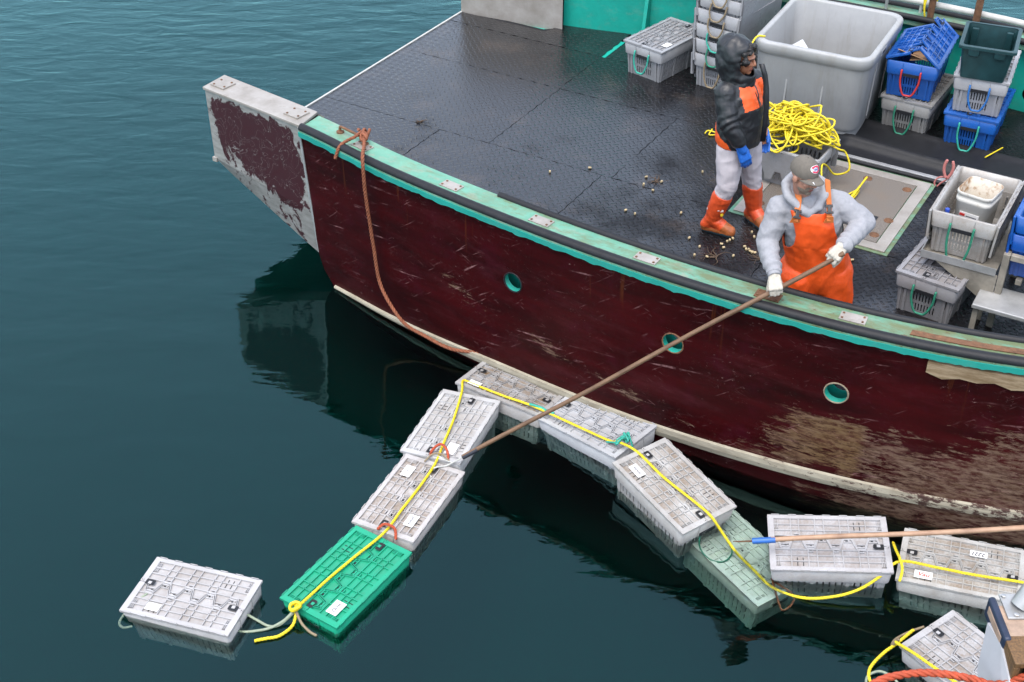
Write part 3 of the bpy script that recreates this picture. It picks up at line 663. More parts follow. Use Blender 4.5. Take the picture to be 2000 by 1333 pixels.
for sy in (-1, 1):
    for xx in (-.33, -.12, .12, .33):
        mb.add([(xx - .012, sy * (by + .008), 0), (xx + .012, sy * (by + .008), 0), (xx + .012, sy * (ty + .008), hz), (xx - .012, sy * (ty + .008), hz), (xx - .012, sy * (by - .002), 0), (xx + .012, sy * (by - .002), 0), (xx + .012, sy * (ty - .002), hz), (xx - .012, sy * (ty - .002), hz)],
               [(0, 1, 2, 3), (0, 3, 7, 4), (1, 5, 6, 2), (0, 4, 5, 1)])
ME_BODY = mb.mesh('crate_body', ['crate_plastic'])
# upper band: hollow, with a dark block painted as the hand opening's shade at both ends
mb = MB(); r0 = rrect(.792, .472, .028, .225); r1 = rrect(.815, .495, .03, .356); r2 = rrect(.80, .48, .026, .36); r3 = rrect(.775, .455, .022, .36); r4 = rrect(.765, .445, .02, .25); r5 = rrect(.75, .44, .02, .236)
mb.loft([r0, r1, r2, r3, r4, r5], 0, True, (False, False)); mb.loft([r5, r0], 0, False, (False, False))
for sx in (-1, 1):
    for yy in (.085, -.085): mb.box((sx * .404, yy, .292), (.006, .006, .122), 0)
    mb.box((sx * .3985, 0, .236), (.010, .15, .030), 1)
ME_BAND = mb.mesh('crate_band', ['crate_plastic', 'painted_shade'])
# lid flap: half of the lid, from the hinge side y = +.25 to the interlocking zigzag; the other half is the same turned round
ups = [-.215, -.043, .128, .300]; dns = [-.300, -.128, .043, .215]
Zg = [(-.408, .02), (-.345, .02), (-.328, -.045)]
seq = sorted([(x, 1) for x in ups] + [(x, -1) for x in dns])
for x, s_ in seq: Zg += [(x - .028, .045 * s_), (x + .028, .045 * s_)]
Zg += [(.328, .045), (.345, -.02), (.408, -.02)]
Zc = [Zg[0]]
for p in Zg[1:]:
    if abs(p[0] - Zc[-1][0]) > 1e-4 or abs(p[1] - Zc[-1][1]) > 1e-4: Zc.append(p)
mb = MB(); F0, F1 = .345, .3615
def zyi(x): return float(np.interp(x, [p[0] for p in Zc], [p[1] for p in Zc]))
# floor as strips between the zigzag and the hinge
pts = [(p[0], p[1] + .0015) for p in Zc]; n = len(pts)
mb.add([(x, y, F0) for x, y in pts] + [(x, .249, F0) for x, y in pts], [(i, i + 1, n + i + 1, n + i) for i in range(n - 1)], 1)
mb.add([(x, y, F0 - .006) for x, y in pts] + [(x, .249, F0 - .006) for x, y in pts], [(n + i, n + i + 1, i + 1, i) for i in range(n - 1)], 0)
mb.bar((-.41, .2335), (.41, .2335), .033, F1 - F0, F0 - .001)                        # hinge margin
for sx in (-1, 1):
    y0 = zyi(sx * .39) + .004; mb.bar((sx * .389, y0), (sx * .389, .217), .042, F1 - F0, F0 - .001)
for a, b in zip(Zc[:-1], Zc[1:]):
    mb.bar((a[0], a[1] + .0075), (b[0], b[1] + .0075), .010, F1 - F0 - .0005, F0 - .001)
for y in (.165, .113): mb.bar((-.368, y), (.368, y), .0065, .0135, F0)
mb.bar((-.368, .061), (.368, .061), .0065, .0135, F0)
for x in (-.2515, -.196, -.0855, -.025, .0855, .146, .2616): mb.bar((x, .064), (x, .217), .0065, .0135, F0)
for sx in (-1, 1):
    for k in range(3): mb.bar((sx * (.364 - k * .011), .128), (sx * (.364 - k * .011), .205), .004, .0146, F0)
for x in (.183, .222): mb.bar((x, .128), (x, .20), .005, .003, F0, 2)
for x in dns:                                                                       # tongues of this half
    mb.bar((x - .027, -.012), (x + .027, -.012), .006, .0135, F0); mb.box((x + .004, -.026, F0 + .003), (.018, .014, .006), 2); mb.box((x - .008, -.028, F0 + .004), (.01, .012, .008), 0)
for x in ups[:-1]:
    mb.box((x, .078, F0 + .007), (.036, .007, .0145), 0); mb.box((x, .068, F0 + .003), (.018, .008, .006), 2)
for k in range(7):
    x = -.355 + k * .118; mb.bar((x - .028, .2515), (x + .028, .2515), .006, .0128, F0 + .0058); mb.bar((x - .03, .2478), (x + .03, .2478), .003, .001, F1 - .001, 2)
mb.box((-.398, .034, F1 + .001), (.020, .022, .006), 0); mb.box((-.398, .034, F1 + .0045), (.006, .006, .002), 2)
ME_FLAP = mb.mesh('lid_flap', ['crate_plastic', 'crate_lid', 'painted_shade'])
# latch opening: flat dark patch painted as the hole's shade, pale catch on it
mb = MB(); mb.add([(x, y, F1 + .0012) for x, y in ((-.368, .012), (-.362, .006), (-.302, .006), (-.296, .014), (-.296, .042), (-.304, .050), (-.362, .050), (-.368, .044))], [tuple(range(8))], 1)
mb.box((-.332, .022, F1 + .0025), (.024, .022, .004), 0); ME_LATCH = mb.mesh('latch', ['crate_plastic', 'painted_shade'])
RZ180 = Matrix.Rotation(math.pi, 4, 'Z')
def u_handle(sx, z0, z1, out, half=.088, sway=0.0):
    x = sx * .408
    return spline([(x, half, .285), (x + sx * .012, half, .272), (x + sx * out * .8, half * .95 + sway * .4, z0 * .5 + z1 * .5), (x + sx * out, half * .5 + sway, z1 + .012), (x + sx * out, sway, z1), (x + sx * out, -half * .5 + sway, z1 + .012), (x + sx * out * .8, -half * .95 + sway * .4, z0 * .5 + z1 * .5), (x + sx * .012, -half, .272), (x, -half, .285)], 6)
GREY = (.42, .43, .445); PALE = (.52, .525, .535)
crates = {}
def crate(key, label, loc, rot, col=GREY, dirt=.3, lid='closed', handle=None, group=None, hsway=0.0, hz=.10, name='lobster_crate'):
    """loc is the centre of the base"""
    o = empty(name, loc, rot=tuple(R_(a) for a in rot)); tag(o, label, 'crate', group)
    def part(nm, me, M=None):
        p = obj(nm, me, o, M); p.color = (*[c_ * (.76 if group == 'crates tied in a floating chain' else .68) for c_ in col], dirt); return p
    part('body', ME_BODY); part('upper_band', ME_BAND)
    def flap(M):
        f = part('lid_flap', ME_FLAP, M); l = obj('latch', ME_LATCH, f); l.color = (*[c_ * (.76 if group == 'crates tied in a floating chain' else .68) for c_ in col], dirt); return f
    if lid == 'closed': flap(Matrix.Identity(4)); flap(RZ180)
    elif lid == 'hang':
        H = Matrix.Translation((0, .262, .352)) @ Matrix.Rotation(R_(87), 4, 'X') @ Matrix.Translation((0, -.25, -.345)); flap(H); flap(RZ180 @ H)
    elif lid == 'tent':
        for Rz, an in ((Matrix.Identity(4), -22), (RZ180, -40)):
            flap(Rz @ Matrix.Translation((0, .25, .36)) @ Matrix.Rotation(R_(an), 4, 'X') @ Matrix.Rotation(R_(2), 4, 'Y') @ Matrix.Translation((0, -.25, -.352)))
    for m_, sx in (handle or []):
        hb = MB(); hb.tube(u_handle(sx, .285, hz, .03, sway=hsway), .0095, 6); hb.build('rope_handle', m_, o)
    crates[key] = o; return o
def base_from_top(x, y, z, rot):
    M = Matrix.Rotation(R_(rot[2]), 4, 'Z') @ Matrix.Rotation(R_(rot[1]), 4, 'Y') @ Matrix.Rotation(R_(rot[0]), 4, 'X')
    return Vector((x, y, z)) - M @ Vector((0, 0, CH))
GF = 'crates tied in a floating chain'
FL = {  # lid centre, tilt, colour, dirt, label
 'A': ((-2.163, 6.258, .085), (2.6, -2.5, -18.4), (.56, .55, .55), .22, 'grey floating crate on its own, past the end of the chain'),
 'B': ((-1.133, 6.447, .085), (-.7, -1.1, 56.3), (.012, .42, .235), .06, 'bright green floating crate tied at the end of the chain'),
 'C': ((-.749, 7.212, .108), (.3, .1, 65.2), (.60, .58, .57), .62, 'brown-stained grey floating crate next to the green one, under the hook'),
 'D': ((-.472, 8.005, .125), (-2.6, .3, 68.6), (.63, .63, .63), .28, 'clean pale floating crate lying under the black end of the hooked pole'),
 'E': ((.017, 8.536, .105), (-5.0, -.6, -33.5), (.50, .50, .50), .70, 'rust-streaked floating crate against the hull, farthest from the camera'),
 'F': ((.655, 8.024, .145), (2.0, -5.0, -44.0), (.57, .58, .60), .12, 'pale floating crate with teal cord knotted on its corner'),
 'G': ((1.174, 7.213, .225), (.7, 5.0, -56.0), (.58, .58, .57), .55, 'tilted floating crate riding high on the sunken crate, its name label near one corner'),
 'H': ((1.66, 6.79, -.09), (-3.0, 3.2, -55.5), (.80, .84, .76), .25, 'sunken crate awash just under the water'),  # colour raised to make up for light lost through the water
 'I': ((2.195, 6.638, .20), (5.0, -4.0, -6.0), (.57, .565, .58), .42, 'grey floating crate lying level under the blue-taped pole tip'),
 'J': ((3.076, 6.467, .16), (3.0, -4.0, -20.4), (.60, .60, .58), .62, 'floating crate with a red-marked tag and orange rust stains'),
 'K': ((2.921, 5.565, .175), (3.0, -2.0, -56.0), (.54, .54, .55), .60, 'grey floating crate beside the dock timber'),
}
for k, (p, rot, col, dirt, lab) in FL.items():
    crate(k, lab, base_from_top(*p, rot), rot, col, dirt, group=GF)
def lid_point(k, x, y, dz=.0):
    o = crates[k]; return o.location + o.rotation_euler.to_matrix() @ Vector((x, y, .3625 + dz))
# paper labels on lids with handwriting
def text_mesh(body, size, extrude=0.0):
    cu = bpy.data.curves.new('txt', 'FONT'); cu.body = body; cu.size = size; cu.align_x = 'CENTER'; cu.align_y = 'CENTER'; cu.extrude = extrude; cu.shear = .25; cu.offset = size * .02
    o = bpy.data.objects.new('txt', cu); C.objects.link(o); dg = bpy.context.evaluated_depsgraph_get(); dg.update()
    me = bpy.data.meshes.new_from_object(o.evaluated_get(dg)); bpy.data.objects.remove(o); bpy.data.curves.remove(cu); return me
def lid_label(k, x, y, ang, txt, ink='ink', sx=.10, sy=.062, size=.04, col='label_paper'):
    mb = MB(); mb.box((0, 0, 0), (sx, sy, .0015)); M = Matrix.Translation((x, y, .3632)) @ Matrix.Rotation(R_(ang), 4, 'Z')
    l = mb.build('label', col, crates[k], M)
    if txt:
        me = text_mesh(txt, size); me.materials.clear(); me.materials.append(MAT[ink]); obj('handwriting', me, l, Matrix.Translation((0, 0, .0012)))
lid_label('A', -.20, -.165, 0, ''); lid_label('B', -.275, -.135, 0, 'Dow', sx=.12, sy=.085)
lid_label('C', -.225, -.135, 180, 'Jimmy', sx=.12, sy=.075, size=.034); lid_label('C', .235, .14, 180, 'L', sx=.12, sy=.075)
lid_label('D', -.27, -.12, 0, '', sx=.13, sy=.08); lid_label('G', -.245, -.145, 178, 'Jimmy', sx=.125, sy=.07, size=.036)
lid_label('J', .10, .125, 180, '2221', sx=.115, sy=.055, size=.045); lid_label('J', -.235, -.165, 0, 'Vau', 'red_ink', sx=.12, sy=.07, size=.05); lid_label('E', -.27, -.17, 0, '', sx=.11, sy=.06)

# crates on deck: near end is -x
GD = 'crates standing on the deck'
crate('d1', 'grey lidded crate alone by the teal bulwark', (1.615, 13.13, DZ + .008), (0, 0, 47.7), GREY, .12, handle=[('teal_rope', -1)], group=GD, hz=.07)
lid_label('d1', -.22, -.17, 0, '', sx=.10, sy=.07)
ords = ['bottom', 'second', 'third', 'fourth', 'fifth', 'sixth']
for k in range(6):
    lab = ('grey open crate at the foot of the tall nested stack behind the person in black' if k == 0 else 'grey open crate, top of the tall nested stack' if k == 5 else 'grey open crate, %s from the deck in the tall nested stack' % ords[k])
    crate('n%d' % k, lab, (2.285 + .004 * math.sin(k * 2.1), 12.85 + .004 * math.cos(k * 3), DZ + .008 + k * .158), (0, 0, 52 + 1.2 * math.sin(k * 1.7)), (.43, .44, .46), .15, 'hang',
          handle=[(['tan_rope', 'green_rope', 'teal_rope', 'tan_rope', 'tan_rope', 'tan_rope'][k], -1)], group='crates nested in one stack', hz=.05 if k == 0 else .12, hsway=.02 * math.sin(k * 2))
lid_label('n3', 0, 0, 0, '') if False else None
crate('r1', 'grey crate with green cord handle, under the blue crate with the tented lid', (3.955, 11.90, DZ + .008), (0, 0, 58), (.36, .365, .36), .35, handle=[('green_rope', -1)], group=GD, hz=.03)
crate('r2', 'blue crate with red rope handle, its lid tented over cardboard', (3.925, 11.95, DZ + .372), (0, 0, 64), (.010, .125, .52), .05, 'tent', handle=[('red_rope', -1)], group=GD, hz=.05)
crate('r3', 'blue crate with teal cord handle, under the pale grey crate', (4.45, 11.57, DZ + .008), (0, 0, 62), (.010, .14, .56), .10, handle=[('teal_rope', -1)], group=GD, hz=.03)
crate('r4', 'pale grey crate with blue rope handle, under the dark green tote', (4.46, 11.62, DZ + .372), (0, 0, 66), (.50, .505, .52), .15, handle=[('blue_rope', -1)], group=GD, hz=.06)
crate('w1', 'grey crate with thick green rope handle by the near rail, under the metal tray', (3.395, 8.80, DZ + .008), (0, 0, 54.5), (.36, .355, .37), .25, handle=[('green_rope', -1)], group=GD, hz=.07)
crate('w2', 'soiled open crate holding a white bait bucket', (3.585, 8.94, 1.285), (0, 0, 60), (.46, .455, .44), .75, 'hang', handle=[('green_rope', -1)], group=GD, hz=-.05)
crate('y1', 'grey open crate buried under the heap of yellow rope', (2.474, 10.76, DZ + .022), (0, 0, -32), GREY, .3, 'hang', group=GD)
crate('b1', 'lower of two nested blue crates on the metal stand at the frame edge', (4.10, 8.63, 1.26), (0, 0, 60), (.008, .10, .46), .08, 'hang', group='blue crates on the metal stand')
crate('b2', 'upper of two nested blue crates on the metal stand at the frame edge', (4.10, 8.63, 1.41), (0, 0, 60), (.008, .12, .50), .08, 'hang', group='blue crates on the metal stand')
# cardboard under the tented lid
mb = MB(); mb.box((-.30, .02, .40), (.16, .30, .006), 0, M=Matrix.Rotation(R_(24), 4, 'Y') @ Matrix.Rotation(R_(12), 4, 'X')); mb.box((-.2, -.05, .39), (.3, .2, .006), 0, M=Matrix.Rotation(R_(-14), 4, 'X'))
o = mb.build('cardboard_sheet', 'cardboard'); o.matrix_world = Matrix.Translation((3.925, 11.95, DZ + .372)) @ Matrix.Rotation(R_(64), 4, 'Z'); tag(o, 'brown cardboard showing under the tented blue lid', 'cardboard')
# ------------------------------------------------------------------ things on deck
def rr_ring(M, lx, ly, r, z, n=6): return [M @ Vector(p) for p in rrect(lx, ly, r, z, n)]
# insulated tub
T = Matrix.Translation((3.06, 12.10, 0)) @ Matrix.Rotation(R_(-28), 4, 'Z')
tub = empty('fish_tub', (3.06, 12.10, DZ), R_(-28)); tag(tub, 'big grey plastic fish tub open at the top, behind the yellow rope', 'tub')
I4 = Matrix.Identity(4); TH = .885
mb = MB(); z0 = .0
mb.loft([rr_ring(I4, 1.00, 1.14, .12, .125), rr_ring(I4, 1.03, 1.17, .13, .16), rr_ring(I4, 1.09, 1.22, .14, TH - .14), rr_ring(I4, 1.10, 1.235, .14, TH - .115),
         rr_ring(I4, 1.135, 1.27, .15, TH - .10), rr_ring(I4, 1.14, 1.275, .15, TH - .02), rr_ring(I4, 1.125, 1.26, .15, TH), rr_ring(I4, 1.04, 1.175, .13, TH), rr_ring(I4, 1.025, 1.16, .13, TH - .015), rr_ring(I4, .93, 1.06, .11, .22)], 0, True, (True, True))
mb.build('shell', 'tub_grey', tub)
for x in (-.2, .15): mb = MB(); mb.box((x, -.600, .45), (.018, .012, .55), 0, M=Matrix.Rotation(R_(-2.6), 4, 'X')); mb.build('wall_rib', 'tub_grey', tub, bevel=.004)
for y in (-.25, .2): mb = MB(); mb.box((.536, y, .45), (.012, .018, .55), 0, M=Matrix.Rotation(R_(2.2), 4, 'Y')); mb.build('wall_rib', 'tub_grey', tub, bevel=.004)
mb = MB(); mb.loft([rr_ring(I4, .97, 1.11, .12, .0), rr_ring(I4, .98, 1.12, .12, .122)], 0, True); mb.build('skid_base', 'tub_grey', tub)
mb = MB(); mb.box((.566, -.18, TH - .06), (.016, .16, .05), 0); mb.box((.575, -.18, TH - .06), (.004, .10, .026), 1); mb.build('grip', ['tub_grey', 'painted_shade'], tub, bevel=.003)
# tub contents
mb = MB(); mb.add([(-.32, -.30, .50), (-.22, -.36, .50), (-.15, -.28, .52), (-.33, -.24, .70), (-.20, -.22, .80), (-.13, -.25, .74)], [(0, 1, 4, 3), (1, 2, 5, 4), (2, 0, 3, 5)]); o = mb.build('paper_bag', 'bag_white'); o.matrix_world = tub.matrix_basis if False else Matrix.Translation((3.06, 12.10, DZ)) @ Matrix.Rotation(R_(-28), 4, 'Z'); tag(o, 'crumpled white paper bag lying in the fish tub', 'bag')
mb = MB(); mb.box((.10, -.32, .58), (.36, .24, .012), 0, M=Matrix.Rotation(R_(28), 4, 'Y') @ Matrix.Rotation(R_(18), 4, 'X')); mb.box((.2, -.15, .45), (.3, .3, .012), 0, M=Matrix.Rotation(R_(-15), 4, 'Y')); mb.box((-.28, -.2, .48), (.2, .3, .3), 0, R_(20)); o = mb.build('cardboard_box', 'cardboard'); o.matrix_world = Matrix.Translation((3.06, 12.10, DZ)) @ Matrix.Rotation(R_(-28), 4, 'Z'); tag(o, 'torn cardboard box lying in the fish tub', 'box')
# dark green tote
tt = empty('storage_tote', (4.375, 11.46, DZ + .372 + .362), R_(68)); tt.scale = (1.12, 1.14, 1.12); tag(tt, 'dark green plastic tote standing on the pale grey crate', 'tote')
mb = MB()
def tring(lx, ly, z): return [Vector(p) for p in rrect(lx, ly, .03, z, 3)]
mb.loft([tring(.44, .34, .0), tring(.50, .40, .27), tring(.50, .40, .285)], 0, True, (True, False)); mb.loft([tring(.485, .385, .285), tring(.425, .325, .012)], 0, True, (False, True)); mb.build('shell', 'tote_green', tt)
mb = MB(); mb.loft([tring(.50, .40, .262), tring(.545, .445, .262), tring(.545, .445, .290), tring(.485, .385, .290)], 0, False, (False, False)); mb.build('rim', 'tote_green', tt, bevel=.004)
for y in (-.10, .10):
    mb = MB(); mb.box((-.245, y, .235), (.035, .08, .055), 0, top=(1.2, 1.1)); mb.build('stacking_lug', 'tote_green', tt, bevel=.004)
for y in (-.15, .15):
    for x in (-.2, .2):
        mb = MB(); mb.box((x * .98, y * .9, .14), (.03, .05, .25), 0); mb.build('inner_rib', 'tote_green', tt, bevel=.004)
# rope heap on its crate
rng = random.Random(11); pts = []
ca, sa = math.cos(R_(-32)), math.sin(R_(-32)); ctr = Vector((2.53, 10.80, 1.14))
th = 0.0; cur = None
for i in range(74):                                  # slack turns thrown down at random
    c_ = Vector((rng.gauss(0, .16), rng.gauss(0, .09), 0)); rx = rng.uniform(.07, .27); ry = rng.uniform(.06, .18); hh = i / 74 * .24
    ti, tj = rng.gauss(0, .5), rng.gauss(0, .6); rot_ = rng.uniform(0, 3.14); k2 = rng.uniform(.1, .5); ph = rng.uniform(0, 6)
    for k in range(rng.choice((6, 8, 10, 12))):
        th += .62 + rng.uniform(-.18, .22); m_ = 1 + k2 * math.sin(2 * th + ph) * .5
        x0, y0 = rx * m_ * math.cos(th), ry * m_ * math.sin(th); x = c_.x + x0 * math.cos(rot_) - y0 * math.sin(rot_); y = c_.y + x0 * math.sin(rot_) + y0 * math.cos(rot_)
        dome = max(0, 1 - (x / .48) ** 2 - (y / .36) ** 2); z = .03 + dome ** .6 * (.05 + hh) + ti * x0 * .6 + tj * y0 * .6
        z = max(z, .02 if abs(x) < .43 and abs(y) < .27 else -.05); z = min(z, .42)
        p = ctr + Vector((x * ca - y * sa, x * sa + y * ca, z)); cur = p if cur is None else cur.lerp(p, .62); pts.append(cur.copy())
tailp = [(2.84, 10.60, 1.20), (2.98, 10.62, 1.12), (3.02, 10.55, .98), (2.90, 10.56, .93), (2.80, 10.50, 1.05), (2.72, 10.36, 1.12), (2.73, 10.26, .98), (2.80, 10.2, .86), (2.95, 10.32, .84), (3.10, 10.42, .85), (2.98, 10.22, .845), (2.86, 10.14, .845), (2.99, 10.27, .86), (3.16, 10.50, .90), (3.17, 10.52, .90), (2.92, 10.13, .845)]
mb = MB(); mb.tube(spline(pts + [Vector(p) for p in tailp], 5), .0088, 6, 0)
for _ in range(4):
    a = rng.uniform(-.3, .3); base = ctr + Vector((a * ca, a * sa, .20)); r_ = rng.uniform(.09, .14); ph = rng.uniform(0, 6)
    mb.tube(spline([base + Vector((r_ * math.cos(k * .785 + ph) * ca, r_ * math.cos(k * .785 + ph) * sa, r_ * .9 * math.sin(k * .785 + ph))) for k in range(8)], 5, True), .0088, 6, closed=True)
o = mb.build('rope_heap', 'yellow_rope'); tag(o, 'tangled heap of bright yellow rope on a grey crate', 'rope')
# rubber sheet with a rolled edge behind the hatch
mb = MB(); prof = [(3.20, .812), (3.24, .822), (3.28, .812), (3.36, .815), (3.44, .820), (3.455, .86), (3.49, .885), (3.53, .872), (3.56, .832), (3.60, .822), (3.85, .824), (3.92, .835), (3.95, .850), (3.97, .850), (3.985, .812)]
rings = []
for u in np.linspace(4.55, 8.2, 26): rings.append([bw(u, w_ + .02 * math.sin(u * 1.9) + (.05 * (u - 6)**2 * .1), z + .006 * math.sin(u * 3.1 + w_ * 9) * (1 if z > .83 else .3)) for w_, z in prof])
mb.loft(rings, 0, True, (False, False), False)
o = mb.build('rubber_sheet', 'black_rubber'); s_ = o.modifiers.new('thick', 'SOLIDIFY'); s_.thickness = .008; tag(o, 'black rubber sheet with rolled edges behind the hatch', 'rubber sheet')
mb = MB(); mb.beam(bw(4.35, 3.19, .832), bw(5.75, 3.19, .832), .05, .035); o = mb.build('metal_batten', 'aluminium', bevel=.004); tag(o, 'dull metal batten lying along the far side of the hatch', 'batten')
mb = MB(); mb.tube([bw(4.3, 3.145, .83), bw(5.0, 3.14, .83), bw(5.75, 3.15, .83)], .018, 8); o = mb.build('rubber_hose', 'black_rubber'); tag(o, 'black rubber hose beside the metal batten at the hatch', 'hose')
# bait bucket
bk = empty('bait_bucket', (3.60, 8.955, 1.292), R_(52)); bk.scale = (1.18, 1.18, 1.16); tag(bk, 'white square pail crusted with bait in the open crate', 'bucket')
mb = MB()
def br(l, r, z): return [Vector(p) for p in rrect(l, l * .92, r, z, 4)]
mb.loft([br(.215, .04, 0), br(.25, .05, .27), br(.258, .05, .275), br(.258, .05, .30), br(.25, .05, .302), br(.252, .05, .325), br(.262, .05, .33), br(.262, .05, .345), br(.255, .05, .35)], 0, True, (True, False)); mb.build('shell', 'bucket_white', bk)
mb = MB(); mb.loft([br(.255, .05, .35), br(.243, .045, .348), br(.225, .045, .16)], 0, True, (False, True)); mb.build('bait_crust', 'bucket_soiled', bk)
mb = MB(); mb.box((-.12, .0, .15), (.003, .13, .12), 0, M=Matrix.Rotation(R_(-3.5), 4, 'Y')); lb = mb.build('paper_label', 'label_paper', bk)
mb = MB(); mb.box((-.1255, .045, .19), (.003, .035, .018), 0, M=Matrix.Rotation(R_(-3.5), 4, 'Y')); 
for k in range(4): mb.box((-.1225 - .0005, -.015, .185 - k * .022), (.003, .07 - .012 * (k % 2), .006), 1, M=Matrix.Rotation(R_(-3.5), 4, 'Y'))
mb.build('print', ['red_ink', 'ink'], lb)
bo = empty('water_bottle', (3.345, 8.865, 1.292)); tag(bo, 'clear plastic bottle with a blue cap in the soiled open crate', 'bottle')
cir = lambda r, z, n=14: [Vector((r * math.cos(2 * math.pi * k / n), r * math.sin(2 * math.pi * k / n), z)) for k in range(n)]
mb = MB(); mb.loft([cir(.030, 0), cir(.034, .01), cir(.034, .17), cir(.030, .20), cir(.014, .235), cir(.014, .25)], 0); mb.build('body', 'bottle_clear', bo)
mb = MB(); mb.loft([cir(.018, .245), cir(.018, .27), cir(.016, .274)], 0); mb.build('cap', 'bottle_cap', bo)
# banding pliers hung on the crate side
pl = empty('banding_pliers', (3.405, 9.19, 1.655), R_(-32)); tag(pl, 'pliers with worn pink handles hung on the soiled open crate', 'pliers')
for s_ in (-1, 1):
    mb = MB(); mb.tube(spline([(s_ * .010, 0, .0), (s_ * .030, 0, .05), (s_ * .034, 0, .10), (s_ * .022, 0, .15)], 5), [.012] * 14 + [.012, .009], 8); mb.build('handle', 'pink_handle', pl)
    mb = MB(); mb.tube(spline([(-s_ * .0, 0, .01), (-s_ * .03 - .03, .01, -.02), (-s_ * .025 - .06, .01, -.06), (-s_ * .01 - .07, .01, -.10)], 5), .007, 6); mb.build('jaw', 'pink_handle', pl)
# metal stand with tray
st = empty('sorting_stand', (3.6, 8.9, DZ)); tag(st, 'stained aluminium stand with lipped tray and gusset, under the open crate and blue crates', 'stand')
SM = Matrix.Rotation(R_(60), 4, 'Z')                       # stand's x runs away from the camera
def sp(x, y, z): return SM @ Vector((x, y, z))
mb = MB(); 
def sbox(mb, c, d, mat=0): mb.box(SM @ Vector(c), d, mat, R_(60))
sbox(mb, (0, .0, .468), (.86, .56, .012)); mb.build('tray', 'dirty_aluminium', st)
mb = MB(); sbox(mb, (-.432, 0, .492), (.006, .57, .06)); sbox(mb, (0, .282, .492), (.86, .006, .06)); mb.build('tray_lip', 'aluminium', st)
mb = MB(); A = [sp(-.425, .18, .462), sp(-.425, -.30, .462), sp(-.425, -.30, .18)]; Bq = [p + SM @ Vector((.008, 0, 0)) for p in A]; mb.add(A + Bq, [(0, 1, 2), (5, 4, 3), (0, 3, 4, 1), (1, 4, 5, 2), (2, 5, 3, 0)]); mb.build('gusset', 'dirty_aluminium', st)
for x, y, h in ((-.40, -.33, .66), (-.40, -.90, .66), (.40, -.33, .66), (.40, -.90, .66), (.40, .25, .46)):
    mb = MB(); sbox(mb, (x, y, h / 2), (.05, .05, h)); mb.build('leg', 'dirty_aluminium', st, bevel=.003)
for a, b in (((-.40, -.36, .64), (-.40, -.87, .64)), ((.40, -.36, .64), (.40, -.87, .64)), ((-.37, -.33, .64), (.37, -.33, .64)), ((-.37, -.90, .64), (.37, -.90, .64)), ((-.37, -.45, .42), (.37, -.45, .42)), ((-.37, -.75, .42), (.37, -.75, .42))):
    mb = MB(); mb.beam(sp(*a), sp(*b), .045, .045); mb.build('rail', 'dirty_aluminium', st, bevel=.003)
ms = empty('metal_step', (3.74, 8.12, DZ)); tag(ms, 'chequer-plate aluminium step beside the metal stand', 'step')
mb = MB(); mb.box(SM @ Vector((.12, 0, .295)), (.34, .62, .035), 0, R_(60)); mb.build('tread', 'checker_plate', ms, bevel=.006)
for x, y in ((0, -.27), (0, .28), (.26, -.27), (.26, .28)):
    mb = MB(); mb.box(SM @ Vector((x, y, .137)), (.04, .04, .275), 0, R_(60)); mb.build('leg', 'dirty_aluminium', ms)
# loose bits on the deck
pegs = [(1.751, 10.813), (1.478, 10.075), (1.505, 9.657), (1.776, 9.502), (1.819, 9.6), (1.844, 9.624), (1.873, 9.649), (1.766, 9.559), (2.049, 9.749), (2.059, 9.674), (1.955, 9.518), (1.962, 9.478), (1.982, 9.47), (1.992, 9.445), (2.006, 9.429), (2.027, 9.421), (1.518, 9.382), (1.621, 9.358), (1.576, 9.518), (0.997, 10.119), (0.348, 10.813), (0.719, 10.89), (1.226, 10.716), (1.358, 10.631), (1.191, 10.574), (1.266, 10.471), (2.816, 9.31), (1.841, 9.374), (1.074, 10.057)]
for k, (x, y) in enumerate(pegs):
    mb = MB(); L_ = random.uniform(.018, .030); r_ = .010
    M_ = Matrix.Translation((x, y, DZ + .0175)) @ Matrix.Rotation(random.uniform(0, 6.28), 4, 'Z') @ Matrix.Rotation(R_(90 if k % 4 else 8), 4, 'Y')
    mb.loft([[M_ @ Vector((q * math.cos(a), q * math.sin(a), z)) for a in np.linspace(0, 2 * math.pi, 9)[:-1]] for q, z in ((r_ * .8, -L_ / 2), (r_, -L_ / 2 + .003), (r_, L_ / 2 - .003), (r_ * .8, L_ / 2))], 0)
    o = mb.build('wooden_peg', 'peg'); tag(o, 'small pale wooden peg loose on the wet deck', 'peg', 'loose pegs scattered on the deck')
def weed(x, y, r, label, seed):
    rg = random.Random(seed); mb = MB()
    for _ in range(9):
        a = rg.uniform(0, 6.28); p = Vector((x, y, DZ + .014)); path = [p]
        for i in range(5):
            a += rg.uniform(-.8, .8); p = p + Vector((math.cos(a), math.sin(a), 0)) * r * .25 + Vector((0, 0, rg.uniform(-.006, .010))); p.z = max(p.z, DZ + .013); path.append(p)
        mb.tube(spline(path, 3), [max(.002, .007 * (1 - i / 17)) for i in range(16)], 5, flat=.5)
    o = mb.build('weed_scrap', 'weed'); tag(o, label, 'seaweed')
weed(1.304, 10.64, .10, 'brown scrap of weed among pegs in the middle of the deck', 3)
weed(-.905, 11.838, .06, 'small brown weed scrap on the open deck near the stern', 5)
weed(1.70, 9.36, .13, 'scraps of weed and shell beside the front rail, below the person in black', 8)
weed(2.10, 9.33, .12, 'scraps of weed and shell by the rail next to the man in orange', 9)
